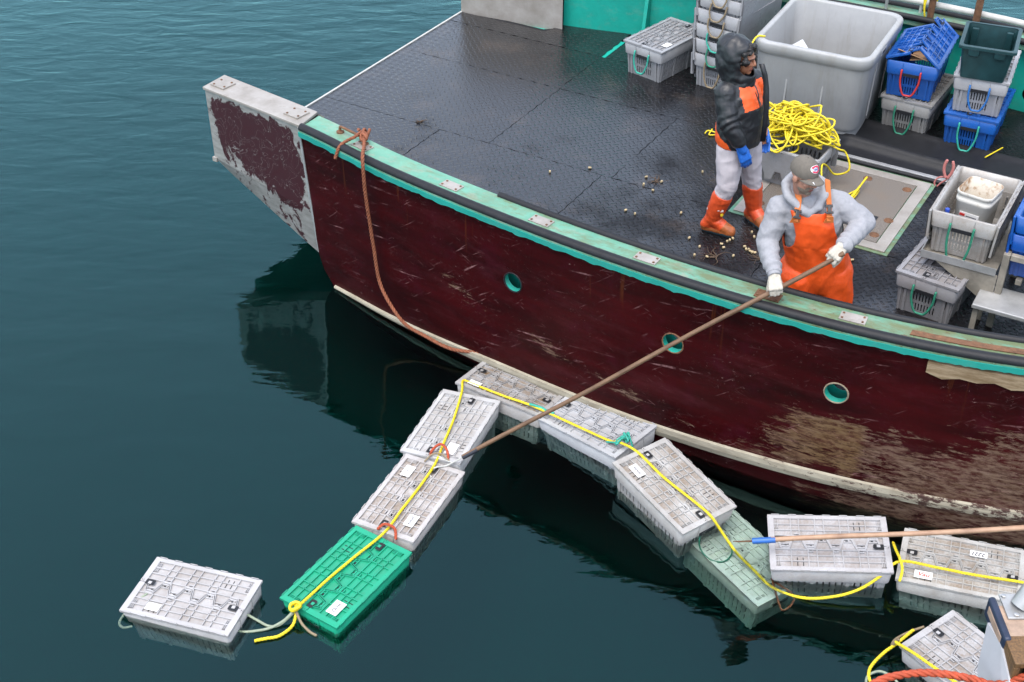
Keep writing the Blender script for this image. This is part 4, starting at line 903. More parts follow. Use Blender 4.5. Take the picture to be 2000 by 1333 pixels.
# yellow twine ends on deck
mb = MB(); mb.tube(spline([(4.40, 11.02, DZ + .055), (4.50, 11.10, DZ + .06), (4.62, 11.21, DZ + .055)], 6), .007, 6); o = mb.build('twine_end', 'yellow_rope'); tag(o, 'short yellow twine end lying in front of the blue crate stack', 'twine')
mb = MB(); mb.tube(spline([(1.86, 11.57, DZ + .02), (1.90, 11.61, DZ + .03), (1.99, 11.56, DZ + .02), (1.90, 11.54, DZ + .02), (1.94, 11.64, DZ + .03)], 6), .007, 6); o = mb.build('twine_loop', 'yellow_rope'); tag(o, 'small yellow twine loop on deck behind the person in black', 'twine')
# yellow rope round the mast post and on the tub rim
pp = bw(4.85, WF - wn(4.85) - .17, 1.8); mb = MB()
mb.tube(spline([pp + Vector((.045 * math.cos(k * 1.1), .045 * math.sin(k * 1.1), -.08 + .012 * k)) for k in range(22)], 4), .009, 6)
mb.tube(spline([pp + Vector((-.05, -.03, .1)), pp + Vector((-.09, -.05, -.1)), pp + Vector((-.07, -.05, -.22)), pp + Vector((-.1, -.04, 0)), pp + Vector((-.04, -.03, .5))], 6), .009, 6)
mb.tube(spline([pp + Vector((.03, -.05, .0)), pp + Vector((.13, -.06, -.02)), pp + Vector((.15, -.06, .06)), pp + Vector((.04, -.05, .1))], 6), .009, 6)
o = mb.build('yellow_lashing', 'yellow_rope'); tag(o, 'yellow rope lashed round the brown post at the far rail', 'rope')
mb = MB(); mb.tube(spline([(2.39, 11.86, 1.69), (2.32, 11.84, 1.70), (2.27, 11.80, 1.66), (2.24, 11.80, 1.52), (2.22, 11.82, 1.40)], 6), .009, 6); o = mb.build('tub_line', 'yellow_rope'); tag(o, 'short yellow line tied over the corner of the tub rim', 'rope')
# ------------------------------------------------------------------ ropes along the floating chain
mb = MB()
main = [(3.46, 6.24, .21), (3.378, 6.264, .21), (3.109, 6.335, .20), (2.885, 6.406, .195), (2.639, 6.444, .215), (2.50, 6.37, .15), (2.36, 6.31, .09), (2.197, 6.285, .045), (1.988, 6.30, .012), (1.80, 6.42, -.02), (1.695, 6.62, -.05), (1.598, 6.75, -.02), (1.49, 6.844, .10), (1.40, 6.90, .215), (1.28, 7.05, .232), (1.099, 7.28, .24), (.93, 7.53, .262), (.80, 7.70, .215), (.741, 7.759, .175), (.399, 8.028, .16), (.162, 8.225, .14), (-.062, 8.368, .125), (-.312, 8.535, .115), (-.396, 8.577, .12), (-.402, 8.396, .145), (-.456, 8.053, .14), (-.517, 7.794, .14), (-.577, 7.551, .125), (-.678, 7.301, .122), (-.794, 7.055, .122), (-.905, 6.824, .115), (-1.101, 6.592, .10), (-1.257, 6.388, .098), (-1.403, 6.175, .10), (-1.441, 6.145, .105)]
laid_rope(mb, spline(main, 8), .0108)
laid_rope(mb, spline([(-1.441, 6.145, .105), (-1.442, 6.105, .05), (-1.463, 6.038, .018), (-1.537, 5.963, .012), (-1.619, 5.941, .012), (-1.70, 5.919, .012)], 8), .0115)
kp = Vector((-1.445, 6.135, .105))
for ph in (0, 1.3, 2.4): mb.tube(spline([kp + Vector((.036 * math.cos(k * .9 + ph), .028 * math.sin(k * .9 + ph), .015 * math.sin(k * 1.3 + ph))) for k in range(7)], 4, True), .011, 6, closed=True)
for k_ in ((2.63, 6.47, .2), ):
    laid_rope(mb, spline([(k_[0] + .01, k_[1] + .17, .2), (k_[0], k_[1] + .06, .235), (k_[0] + .005, k_[1] - .03, .24), (k_[0] + .012, k_[1] - .09, .20), (k_[0] - .012, k_[1] - .15, .15)], 6), .0105)
o = mb.build('long_line', 'yellow_rope'); tag(o, 'long yellow line stringing the floating crates together', 'rope')
def rope(name, pts, r, m_, label, laid=True, per=8, cat='rope'):
    mb = MB(); (laid_rope(mb, spline(pts, per), r) if laid else mb.tube(spline(pts, per), r, 6)); o = mb.build(name, m_); return tag(o, label, cat)
rope('rope_loop', [(-.93, 6.90, .09), (-.95, 6.85, .13), (-.90, 6.86, .165), (-.83, 6.83, .15), (-.82, 6.78, .09)], .011, 'red_orange_rope', 'rust-orange rope loop joining the green crate to the stained one')
rope('rope_loop', [(-.62, 7.64, .12), (-.60, 7.66, .17), (-.54, 7.70, .19), (-.49, 7.65, .17), (-.48, 7.57, .12)], .011, 'red_orange_rope', 'rust-orange rope loop at the hook between two crates')
rope('frayed_rope', [(-.66, 7.58, .12), (-.60, 7.63, .15), (-.53, 7.62, .16), (-.47, 7.57, .13)], .007, 'tan_rope', 'thin tan cord beside the hook', False)
rope('frayed_rope', [(-2.47, 6.30, .06), (-2.57, 6.22, .02), (-2.63, 6.12, -.02), (-2.60, 6.07, -.03), (-2.54, 6.08, -.03)], .009, 'pale_rope', 'pale green cord trailing from the lone grey crate into the water', False)
rope('frayed_rope', [(-1.80, 6.16, .02), (-1.70, 6.10, .01), (-1.62, 6.055, .005), (-1.55, 6.06, .01), (-1.46, 6.12, .06)], .010, 'pale_rope', 'pale cord between the lone grey crate and the knot on the green one', False)
rope('frayed_rope', [(-1.84, 6.03, -.02), (-1.75, 6.01, .0), (-1.62, 6.03, .008), (-1.52, 6.08, .03), (-1.45, 6.13, .08)], .010, 'pale_rope', 'second pale cord below the first, reaching the knot on the green crate', False)
rope('frayed_rope', [(-1.44, 6.12, .08), (-1.40, 6.06, .03), (-1.34, 6.00, .012), (-1.29, 5.97, .006)], .010, 'tan_rope', 'frayed tan cord end hanging off the green crate', False)
kp = Vector((.83, 7.70, .20)); rg = random.Random(4); pts = [kp + Vector((rg.uniform(-.06, .06), rg.uniform(-.05, .06), rg.uniform(.0, .09))) for _ in range(13)]
rope('teal_tangle', [(.72, 7.75, .17)] + pts + [(.92, 7.66, .16)], .007, 'teal_rope', 'tangled teal cord knotted between two floating crates', False, 6)
rope('teal_loop', [(1.36, 6.93, .12), (1.34, 6.84, -.03), (1.40, 6.74, -.07), (1.50, 6.72, -.08), (1.57, 6.80, -.07), (1.55, 6.90, -.03), (1.47, 6.95, .06)], .006, 'green_rope', 'green cord loop lying on the sunken crate', False)
rope('frayed_rope', [(1.80, 6.50, .0), (1.83, 6.40, -.10), (1.86, 6.30, -.13), (1.95, 6.40, -.10), (1.82, 6.48, -.02)], .008, 'orange_rope', 'rusty brown cord on the end of the sunken crate', False)
rope('green_splice', [(.14, 8.235, .15), (.19, 8.205, .155), (.24, 8.175, .155), (.29, 8.12, .16), (.33, 8.10, .165)], .010, 'teal_rope', 'teal cord whipped round the yellow line by the dark pole', False)
rope('yellow_loop', [(2.62, 5.92, .12), (2.50, 5.84, .08), (2.40, 5.78, .05), (2.30, 5.68, .03), (2.28, 5.58, .02), (2.34, 5.48, .02)], .011, 'yellow_rope', 'yellow line curling into the water by the dock crate')
rope('yellow_line', [(2.47, 5.80, .14), (2.55, 5.66, .19), (2.66, 5.52, .20), (2.80, 5.36, .20)], .011, 'yellow_rope', 'yellow line drawn across the lid edge of the dock crate')
rope('pale_loop', [(2.24, 5.50, .01), (2.27, 5.62, .015), (2.36, 5.66, .02), (2.44, 5.60, .015), (2.47, 5.50, .01)], .009, 'pale_rope', 'pale cord loop floating by the dock crate', False)
rope('tan_line', [(2.50, 5.82, .14), (2.47, 5.84, .06), (2.52, 5.92, .03), (2.62, 5.98, .03), (2.72, 6.0, .06)], .009, 'tan_rope', 'olive rope along the end of the dock crate', False)
# mooring rope from the bar on the gunwale down the hull side
mb = MB()
moor = [(-1.263, 10.06, 1.60), (-1.235, 9.96, 1.615), (-1.216, 9.83, 1.615), (-1.213, 9.70, 1.622), (-1.213, 9.625, 1.605), (-1.212, 9.585, 1.54), (-1.210, 9.575, 1.42), (-1.205, 9.575, 1.25), (-1.187, 9.575, 1.0), (-1.165, 9.565, .72), (-1.138, 9.53, .47), (-1.055, 9.41, .33), (-.916, 9.27, .20), (-.737, 9.17, .14), (-.518, 9.03, .11), (-.300, 8.96, .12), (-.105, 8.83, .165), (-.02, 8.76, .15)]
laid_rope(mb, spline(moor, 8), .0165)
b0 = Vector((-1.255, 10.04, 1.612))
mb.tube(spline([b0 + Vector((.012 * k - .03, .03 * math.sin(k * 1.6), .030 * math.cos(k * 1.6))) for k in range(9)], 5), .013, 6)
laid_rope(mb, spline([b0 + Vector((0, -.02, .02)), b0 + Vector((-.05, -.12, .02)), (-1.36, 9.93, 1.60), (-1.43, 9.88, 1.565), (-1.475, 9.84, 1.46)], 6), .015)
for ph in (0, 1.6): mb.tube(spline([Vector((-1.232, 9.95, 1.62)) + Vector((.026 * math.cos(k * .9 + ph), .035 * math.sin(k * .9), .022 * math.sin(k * .9 + ph))) for k in range(7)], 4, True), .013, 6, closed=True)
o = mb.build('mooring_rope', 'orange_rope'); tag(o, 'faded orange mooring rope hanging down the maroon hull', 'rope')
# ------------------------------------------------------------------ poles
def pole(name, a, b, r0, r1, m_, parent=None):
    mb = MB(); a, b = Vector(a), Vector(b); L_ = (b - a).length; rg = random.Random(1)
    mb.tube([Vector((.004 * math.sin(k * .9), .004 * math.cos(k * .7), L_ * k / 14)) for k in range(15)], [r0 + (r1 - r0) * k / 14 + rg.uniform(-.0008, .0008) for k in range(15)], 10)
    M_ = Matrix.Translation(a) @ (b - a).to_track_quat('Z', 'Y').to_matrix().to_4x4(); return mb, M_, L_
PT, PQ = Vector((-.364, 7.541, .20)), Vector((2.235, 7.60, 1.962))
bh = empty('boat_hook'); tag(bh, 'long dark wooden boat hook held by the man in orange', 'boat hook')
mb, M_, L_ = pole('shaft', PT, PQ, .0165, .0175, 'pole_brown'); mb.build('shaft', 'pole_brown', bh, M_)
mb = MB(); mb.tube([(0, 0, -.005), (0, 0, .13)], .0195, 10); mb.build('tape_wrap', 'tape_black', bh, M_)
d = (PQ - PT).normalized()
mb = MB(); q0 = PT; mb.tube(spline([q0, q0 - d * .09, q0 - d * .16 + Vector((0, .0, .005)), q0 + Vector((-.20, -.03, -.075)), q0 + Vector((-.245, -.055, -.085)), q0 + Vector((-.255, -.09, -.09)), q0 + Vector((-.235, -.115, -.10))], 6), .0065, 8); mb.tube(spline([q0 - d * .10, q0 + Vector((-.14, .045, -.07)), q0 + Vector((-.19, .085, -.065)), q0 + Vector((-.24, .09, -.07))], 6), .005, 8); mb.build('metal_hook', 'rail_white', bh)
gf = empty('gaff_pole'); tag(gf, 'pale wooden pole with blue tape reaching over the floating crates', 'boat hook')
PA, PB = Vector((1.66, 6.58, .275)), Vector((5.2, 6.05, 1.05))
mb, M_, L_ = pole('shaft', PA, PB, .0175, .019, 'pole_pale'); mb.build('shaft', 'pole_pale', gf, M_)
mb = MB(); mb.tube([(0, 0, -.012), (0, 0, .145)], .0215, 10); mb.build('tape_wrap', 'tape_blue', gf, M_)
d = (PB - PA).normalized(); mb = MB(); mb.tube([PA, PA - d * .10, PA - d * .145 + Vector((0, 0, .004))], [.006, .0055, .003], 8); mb.build('spike', 'rust', gf)
# ------------------------------------------------------------------ corner of the dock
dk_ = empty('dock_corner', (2.165, 3.98, 0)); tag(dk_, 'corner of the dock: brown timber, rusty plate and slanted metal post', 'dock')
def dbox(name, c, dd, m_, rz=0, bevel=.004, M=None):
    mb = MB(); mb.box(c, dd, 0, R_(rz), M=M); return mb.build(name, m_, dk_, bevel=bevel)
DX, DY = -.005, .02
mb = MB(); 
for c_, dd in (((.17 , -.05, 2.205), (.30, .16, .030)), ((.035, -.05, 2.06), (.030, .16, .26)), ((.17, .02, 2.06), (.24, .02, .26)), ((.17, -.05, 1.93), (.30, .16, .03))): mb.box(c_, dd)
mb.build('timber_frame', 'timber_brown', dk_, bevel=.004)
dbox('hollow_shade', (.19, .0, 2.06), (.10, .05, .22), 'painted_shade')  # dark block painting the shade inside the hollow timber frame
mb = MB(); mb.box((.16, .13, 2.18), (.30, .19, .05)); mb.build('rusty_plate', 'rusty_plate', dk_, bevel=.006)
mb = MB(); mb.box((.03, .13, 2.17), (.035, .26, .12)); mb.build('rubber_edge', 'navy_bumper', dk_, bevel=.014)
mb = MB(); A = [(.0, .17, 2.15), (.012, .02, 2.17), (.012, -.35, 2.05), (-.035, -.35, 1.9), (-.04, .06, 1.95)]; mb.add([Vector(p) for p in A] + [Vector(p) + Vector((.012, 0, 0)) for p in A], [(0, 1, 2, 3, 4), (9, 8, 7, 6, 5)] + [(i, (i + 1) % 5, 5 + (i + 1) % 5, 5 + i) for i in range(5)]); mb.build('white_panel', 'panel_white', dk_)
mb = MB(); mb.box((.17, .21, 2.212), (.20, .15, .012)); mb.build('base_plate', 'aluminium', dk_, bevel=.003)
for p in ((.085, .265), (.11, .15)):
    mb = MB(); mb.loft([[Vector((p[0] + q * math.cos(a), p[1] + q * math.sin(a), z)) for a in np.linspace(0, 2 * math.pi, 7)[:-1]] for q, z in ((.012, 2.218), (.012, 2.228), (.008, 2.230))], 0, False); mb.build('bolt', 'steel', dk_)
mb = MB(); mb.tube([(.145, .21, 2.215), (.215, .25, 2.33), (.40, .34, 2.60)], .046, 14); mb.build('slanted_post', 'aluminium', dk_)
mb = MB(); mb.tube(spline([Vector((.185 + .026 * math.cos(k), .19, 2.30 + .035 * math.sin(k))) for k in np.linspace(0, 5.5, 9)], 4), .009, 8); mb.build('ring', 'steel', dk_)
for x, y in ((.2, 0.0), ):
    mb = MB(); mb.tube([(.25, -.1, -2.5), (.25, -.1, 1.92)], .15, 14); mb.build('piling', 'timber_brown', dk_)
rope('dock_rope', [(1.42, 3.72, 2.0), (1.56, 3.86, 2.02), (1.66, 3.925, 2.03), (1.80, 3.958, 2.03), (1.93, 3.955, 2.03), (2.05, 3.92, 2.04), (2.15, 3.87, 2.06), (2.3, 3.80, 2.25)], .019, 'red_orange_rope', 'thick orange rope curving past the dock corner')
# ------------------------------------------------------------------ people: overlapping tapered volumes fused into one continuous skin
def capsule(bm, p0, r0, p1, r1, n=14, sq=(1, 1), up=None):
    p0, p1 = Vector(p0), Vector(p1); d = p1 - p0; L_ = d.length; d = d.normalized() if L_ > 1e-6 else Vector((0, 0, 1))
    a = Vector(up) if up is not None else d.orthogonal(); a = (a - d * a.dot(d)).normalized(); b = d.cross(a)
    rings = []
    for k in range(5): t_ = math.pi / 2 * (1 - k / 4.0); rings.append((p0 - d * r0 * math.sin(t_) , max(r0 * math.cos(t_), 1e-4)))
    for k in range(5): t_ = math.pi / 2 * (k / 4.0); rings.append((p1 + d * r1 * math.sin(t_), max(r1 * math.cos(t_), 1e-4)))
    vs = [[bm.verts.new(c + (a * math.cos(2 * math.pi * j / n) * sq[0] + b * math.sin(2 * math.pi * j / n) * sq[1]) * r) for j in range(n)] for c, r in rings]
    for i in range(len(vs) - 1):
        for j in range(n): bm.faces.new((vs[i][j], vs[i][(j + 1) % n], vs[i + 1][(j + 1) % n], vs[i + 1][j]))
    bm.faces.new(list(reversed(vs[0]))); bm.faces.new(vs[-1])
def ellip(bm, c, r, M=None):
    m = Matrix.Translation(Vector(c)) @ (M.to_4x4() if M is not None else Matrix.Identity(4)) @ Matrix.Diagonal((*r, 1))
    bmesh.ops.create_icosphere(bm, subdivisions=3, radius=1.0, matrix=m)
def oloft(bm, secs, n=20):
    """closed loft of ellipses: (centre, half width, half depth, yaw)"""
    vs = []
    for c, rx, ry, yw in secs:
        M = Matrix.Rotation(yw, 3, 'Z'); vs.append([bm.verts.new(Vector(c) + M @ Vector((rx * math.cos(2 * math.pi * j / n), ry * math.sin(2 * math.pi * j / n), 0))) for j in range(n)])
    for i in range(len(vs) - 1):
        for j in range(n): bm.faces.new((vs[i][j], vs[i][(j + 1) % n], vs[i + 1][(j + 1) % n], vs[i + 1][j]))
    bm.faces.new(list(reversed(vs[0]))); bm.faces.new(vs[-1])
def chain(bm, pts, n=14):
    for (a, ra), (b, rb) in zip(pts[:-1], pts[1:]): capsule(bm, a, ra, b, rb, n)
def fuse(name, bm, mats, vox=.010, smooth=4, parent=None, disp=None, keep=None, matfn=None, solid=0.0):
    me = bpy.data.meshes.new(name); bmesh.ops.recalc_face_normals(bm, faces=bm.faces); bm.to_mesh(me); bm.free()
    o = bpy.data.objects.new(name, me); C.objects.link(o)
    r = o.modifiers.new('r', 'REMESH'); r.mode = 'VOXEL'; r.voxel_size = vox; r.use_smooth_shade = True
    if smooth:
        s_ = o.modifiers.new('s', 'SMOOTH'); s_.factor = .5; s_.iterations = smooth
    dg = bpy.context.evaluated_depsgraph_get(); dg.update(); m2 = bpy.data.meshes.new_from_object(o.evaluated_get(dg))
    bpy.data.objects.remove(o); bpy.data.meshes.remove(me); m2.name = name
    b = bmesh.new(); b.from_mesh(m2); b.normal_update()
    if disp:
        mv = [(v, v.normal * disp(v.co, v.normal)) for v in b.verts]
        for v, d in mv: v.co += d
    if keep:
        kill = [f for f in b.faces if not keep(f.calc_center_median())]
        bmesh.ops.delete(b, geom=kill, context='FACES')
        for _ in range(6):
            nb = {}
            for e_ in b.edges:
                if e_.is_boundary:
                    a, c_ = e_.verts; nb.setdefault(a, []).append(c_); nb.setdefault(c_, []).append(a)
            upd = {v: (v.co + sum((q.co for q in l), Vector()) / len(l)) / 2 for v, l in nb.items() if len(l) == 2}
            for v, p in upd.items(): v.co = p
    b.normal_update(); m2.materials.clear()
    for m_ in mats: m2.materials.append(MAT[m_])
    for f in b.faces:
        f.smooth = True
        if matfn: f.material_index = matfn(f.calc_center_median(), f.normal)
        else: f.material_index = 0
    b.to_mesh(m2); b.free()
    o = obj(name, m2, parent)
    if solid: q = o.modifiers.new('thick', 'SOLIDIFY'); q.thickness = solid; q.offset = 1
    return o
def folds(amp, sx, sy, sz, seed=0.0, amp2=0.0):
    def f(p, n):
        a = noise.noise(Vector((p.x * sx + seed, p.y * sy, p.z * sz))); b_ = noise.noise(Vector((p.x * sx * 2.3 + 9 + seed, p.y * sy * 2.3, p.z * sz * 2.1)))
        return amp * (1 - 2.4 * abs(a)) * .8 + amp * .45 * b_ + amp2
    return f
def hand(bm, wrist, xdir, zdir, curl, thumb=(.6, -.5), scale=1.0, side=1, fat=1.0):
    """wrist point, fingers' direction, back-of-hand direction; curl = bend at the three joints"""
    X = Vector(xdir).normalized(); Zv = Vector(zdir); Zv = (Zv - X * Zv.dot(X)).normalized(); Y = Zv.cross(X) * side
    W = Vector(wrist); P = lambda x, y, z: W + (X * x + Y * y + Zv * z) * scale
    for y in (-.026, -.009, .009, .026): capsule(bm, P(.0, y * .7, 0), .019 * scale * fat, P(.088, y * 1.15, 0), .0155 * scale * fat, 10)
    for k, (y, l) in enumerate(((.031, .95), (.0105, 1.03), (-.0105, .97), (-.030, .78))):
        a = 0; p = P(.090 - (.008 if k == 3 else 0), y, 0); yy = y * 1.0
        x_, z_ = .090 - (.008 if k == 3 else 0), 0.0; r = .0105 * fat
        for seg, (ln, cu) in enumerate(zip((.043, .028, .022), curl)):
            a += cu; nx, nz = x_ + ln * l * math.cos(a), z_ - ln * l * math.sin(a)
            capsule(bm, P(x_, yy, z_), r * scale, P(nx, yy * 1.04, nz), (r - .0009) * scale, 9); x_, z_ = nx, nz; yy *= 1.04; r -= .0009
    t0 = (.026, .030, -.006); t1 = (.060, .030 + .035 * thumb[0], -.006 + .045 * thumb[1]); t2 = (.088, .030 + .035 * thumb[0] * 1.1, -.006 + .085 * thumb[1])
    capsule(bm, P(*t0), .016 * scale * fat, P(*t1), .0125 * scale * fat, 9); capsule(bm, P(*t1), .0125 * scale * fat, P(*t2), .0105 * scale * fat, 9)
def frame(f, up=(0, 0, 1)):
    f = Vector(f).normalized(); r = f.cross(Vector(up)).normalized(); u_ = r.cross(f); return Matrix((r, f, u_)).transposed()      # columns: right, forward, up
def head_shapes(bm, c, F, s=1.0, neck=None):
    P = lambda x, y, z: Vector(c) + F @ Vector((x, y, z)) * s
    R3 = F
    ellip(bm, P(0, -.012, .035), (.076 * s, .096 * s, .092 * s), R3); ellip(bm, P(0, .030, -.045), (.060 * s, .066 * s, .078 * s), R3)
    ellip(bm, P(0, .066, -.098), (.028 * s, .026 * s, .022 * s), R3); ellip(bm, P(0, .070, .030), (.054 * s, .026 * s, .016 * s), R3)
    for q in (-1, 1):
        ellip(bm, P(q * .040, .066, -.020), (.022 * s, .024 * s, .022 * s), R3); ellip(bm, P(q * .078, -.008, -.010), (.010 * s, .022 * s, .032 * s), R3)
    capsule(bm, P(0, .092, .018), .009 * s, P(0, .112, -.020), .0135 * s, 10); ellip(bm, P(0, .102, -.026), (.019 * s, .013 * s, .010 * s), R3)
    ellip(bm, P(0, .088, -.056), (.024 * s, .013 * s, .008 * s), R3); ellip(bm, P(0, .086, -.069), (.021 * s, .013 * s, .009 * s), R3)
    if neck is not None: capsule(bm, P(0, -.02, -.03), .058 * s, neck, .062 * s)
def ribbon(pts, nrm, wd, th):
    mb = MB(); rings = []
    P = [Vector(p) for p in pts]
    for i, p in enumerate(P):
        tg = (P[min(i + 1, len(P) - 1)] - P[max(i - 1, 0)]).normalized(); n_ = Vector(nrm[i] if isinstance(nrm, list) else nrm); n_ = (n_ - tg * n_.dot(tg)).normalized(); s_ = tg.cross(n_)
        rings.append([p + s_ * wd / 2, p + s_ * wd / 2 + n_ * th, p - s_ * wd / 2 + n_ * th, p - s_ * wd / 2])
    mb.loft(rings, 0, False); return mb

# ---- the man
man = empty('person', (2.15, 8.05, DZ)); tag(man, 'person in orange bib overalls, grey hoodie and khaki cap holding a long pole', 'person'); WORLD_PARTS[man.name] = Matrix.Translation((-2.15, -8.05, -DZ))
HC = Vector((1.968, 7.905, 2.385)); HF = frame((.56, -.80, -.16))
SR, ER, WR = Vector((1.858, 7.985, 2.085)), Vector((1.778, 7.93, 1.855)), Vector((1.802, 7.665, 1.745))
SL, EL, WL = Vector((2.262, 7.99, 2.110)), Vector((2.430, 7.925, 2.005)), Vector((2.245, 7.675, 1.970))
HR_, HL_ = Vector((1.80, 7.605, 1.70)), Vector((2.16, 7.605, 1.93))
hip = Vector((2.18, 8.05, 1.62)); legs = [[Vector((2.07, 8.05, 1.58)), Vector((2.05, 8.02, 1.22)), Vector((2.05, 8.08, .90))], [Vector((2.29, 8.06, 1.58)), Vector((2.33, 8.04, 1.22)), Vector((2.34, 8.10, .90))]]
bm = bmesh.new(); head_shapes(bm, HC, HF, 1.0, (1.995, 7.97, 2.17))
oloft(bm, [(hip + Vector((0, 0, -.06)), .15, .10, 0), (hip + Vector((-.02, -.01, .08)), .16, .11, 0), ((2.12, 8.00, 1.82), .15, .10, 0), ((2.07, 7.97, 2.02), .17, .10, 0), ((2.05, 7.97, 2.12), .16, .09, 0), ((2.03, 7.97, 2.17), .08, .07, 0)])
for a, b_, c_ in ((SR, ER, WR), (SL, EL, WL)): chain(bm, [(a, .06), (b_, .045), (c_, .032)])
hand(bm, WR, HR_ - WR + Vector((0, 0, -.03)), (-.2, -.5, .8), (.9, .9, .6)); hand(bm, WL, HL_ - WL + Vector((-.02, 0, 0)), (-.2, -.6, .75), (.9, .9, .6))
for l in legs: chain(bm, [(l[0], .09), (l[1], .06), (l[2], .045), (l[2] + Vector((0, -.03, -.045)), .045)]); capsule(bm, l[2] + Vector((0, .02, -.05)), .04, l[2] + Vector((0, -.16, -.055)), .036)
def man_mat(p, n):
    q = HF.transposed() @ (p - HC)
    if q.z < -.035 and q.y > .015 and q.z > -.135 and not (abs(q.x) < .022 and -.074 < q.z < -.050) and (q.z < -.075 or abs(q.x) < .045 and q.z < -.037 and q.y > .07 or q.z < -.055 and abs(q.x) > .04): return 1
    if abs(q.x) < .022 and -.074 < q.z < -.050 and q.y > .07: return 2
    return 0
fuse('body', bm, ['skin_man', 'beard', 'lip'], .0065, 3, man, matfn=man_mat)
for q in (-1, 1):
    mb = MB(); p = HC + HF @ Vector((q * .031, .082, .010)); mb.loft([[p + HF @ Vector((.013 * math.cos(a) * k, .004 * (1 - k), .006 * math.sin(a) * k)) for a in np.linspace(0, 2 * math.pi, 11)[:-1]] for k in (1, .7, .2)], 0); mb.build('eye', 'eye_dark', man)
# hoodie
bm = bmesh.new()
oloft(bm, [((2.17, 8.04, 1.62), .205, .15, 0), ((2.15, 8.02, 1.74), .205, .155, 0), ((2.11, 7.985, 1.88), .20, .155, 0), ((2.075, 7.965, 2.02), .215, .15, 0), ((2.055, 7.975, 2.12), .205, .125, 0), ((2.03, 7.98, 2.19), .12, .10, 0), ((2.005, 7.98, 2.225), .09, .085, 0)])
chain(bm, [(SR + Vector((.04, 0, .02)), .085), (SR, .090), (ER, .073), (ER.lerp(WR, .55), .062), (WR + (ER - WR) * .10, .054)]); chain(bm, [(SL + Vector((-.04, 0, .02)), .085), (SL, .092), (EL, .076), (EL.lerp(WL, .5), .064), (WL + (EL - WL) * .06, .054)])
# the hood lying round the neck
hp = [Vector((2.075, 7.845, 2.165)), Vector((2.125, 7.90, 2.235)), Vector((2.12, 7.99, 2.29)), Vector((2.04, 8.055, 2.315)), Vector((1.93, 8.055, 2.30)), Vector((1.865, 7.99, 2.275)), Vector((1.875, 7.905, 2.22)), Vector((1.955, 7.845, 2.165)), Vector((2.02, 7.825, 2.13))]
for a, b_ in zip(hp, hp[1:] + hp[:1]): capsule(bm, a, .026, b_, .026, 10)
for a in hp[1:7]: capsule(bm, a, .026, a.lerp(Vector((2.0, 7.99, 2.13)), .75), .06, 10)
f1a = folds(.010, 7, 7, 9, 3); f1b = folds(.0032, 15, 15, 20, 31)
f1 = lambda p, n: f1a(p, n) + f1b(p, n)
def hood_disp(p, n):
    e = f1(p, n)
    for W_, E_ in ((WR, ER), (WL, EL)):
        d = (p - W_).length
        if d < .30: e += .007 * math.sin((p - W_).dot((E_ - W_).normalized()) * 105 + 3 * noise.noise(p * 9)) * (1 - d / .30)
    return e
fuse('hoodie', bm, ['fleece_grey'], .0085, 5, man, hood_disp)
# ribbed cuffs
for W_, E_ in ((WR, ER), (WL, EL)):
    d = (E_ - W_).normalized(); mb = MB(); mb.tube([W_ - d * .012, W_ + d * .006, W_ + d * .035, W_ + d * .05], [.042, .047, .049, .045], 14); mb.build('cuff', 'fleece_grey', man)
# bib overalls
bm = bmesh.new()
oloft(bm, [((2.185, 8.05, 1.42), .205, .150, 0), ((2.185, 8.05, 1.50), .225, .165, 0), ((2.18, 8.045, 1.60), .222, .168, 0), ((2.155, 8.02, 1.74), .218, .172, 0), ((2.11, 7.985, 1.88), .208, .172, 0), ((2.075, 7.965, 2.02), .205, .168, 0), ((2.055, 7.965, 2.12), .19, .155, 0), ((2.04, 7.965, 2.20), .17, .13, 0)], 26)
for l in legs: chain(bm, [(l[0], .135), (l[1], .115), (l[2], .095), (l[2] + Vector((0, 0, -.02)), .09)])
capsule(bm, legs[0][0] + Vector((.0, -.025, -.06)), .142, legs[0][1] + Vector((0, 0, -.05)), .135); capsule(bm, legs[1][0] + Vector((.01, -.025, -.06)), .146, legs[1][1] + Vector((.01, 0, -.05)), .142)
def bib_keep(p):
    if p.z < 1.72: return True
    cx = 2.155 - (p.z - 1.74) * .30; cy = 8.02 - (p.z - 1.74) * .25
    front = p.y < cy
    if not front: return p.z < 1.90
    x = p.x - cx
    half = .135 + max(0, 2.0 - p.z) ** 2 * 1.5
    return p.z < 2.135 and abs(x) < half
fba = folds(.010, 6, 6, 4, 12); fbb = folds(.0045, 15, 15, 9, 51)
fb = lambda p, n: fba(p, n) + fbb(p, n)
def bib_disp(p, n):
    e = fb(p, n)
    e += .005 * math.sin(p.x * 26 + p.z * 14 + 5 * noise.noise(p * 4)) * (1 if p.z < 1.85 else .3)
    return e
fuse('bib_overalls', bm, ['oilskin_orange'], .0085, 4, man, bib_disp, bib_keep, solid=.004)
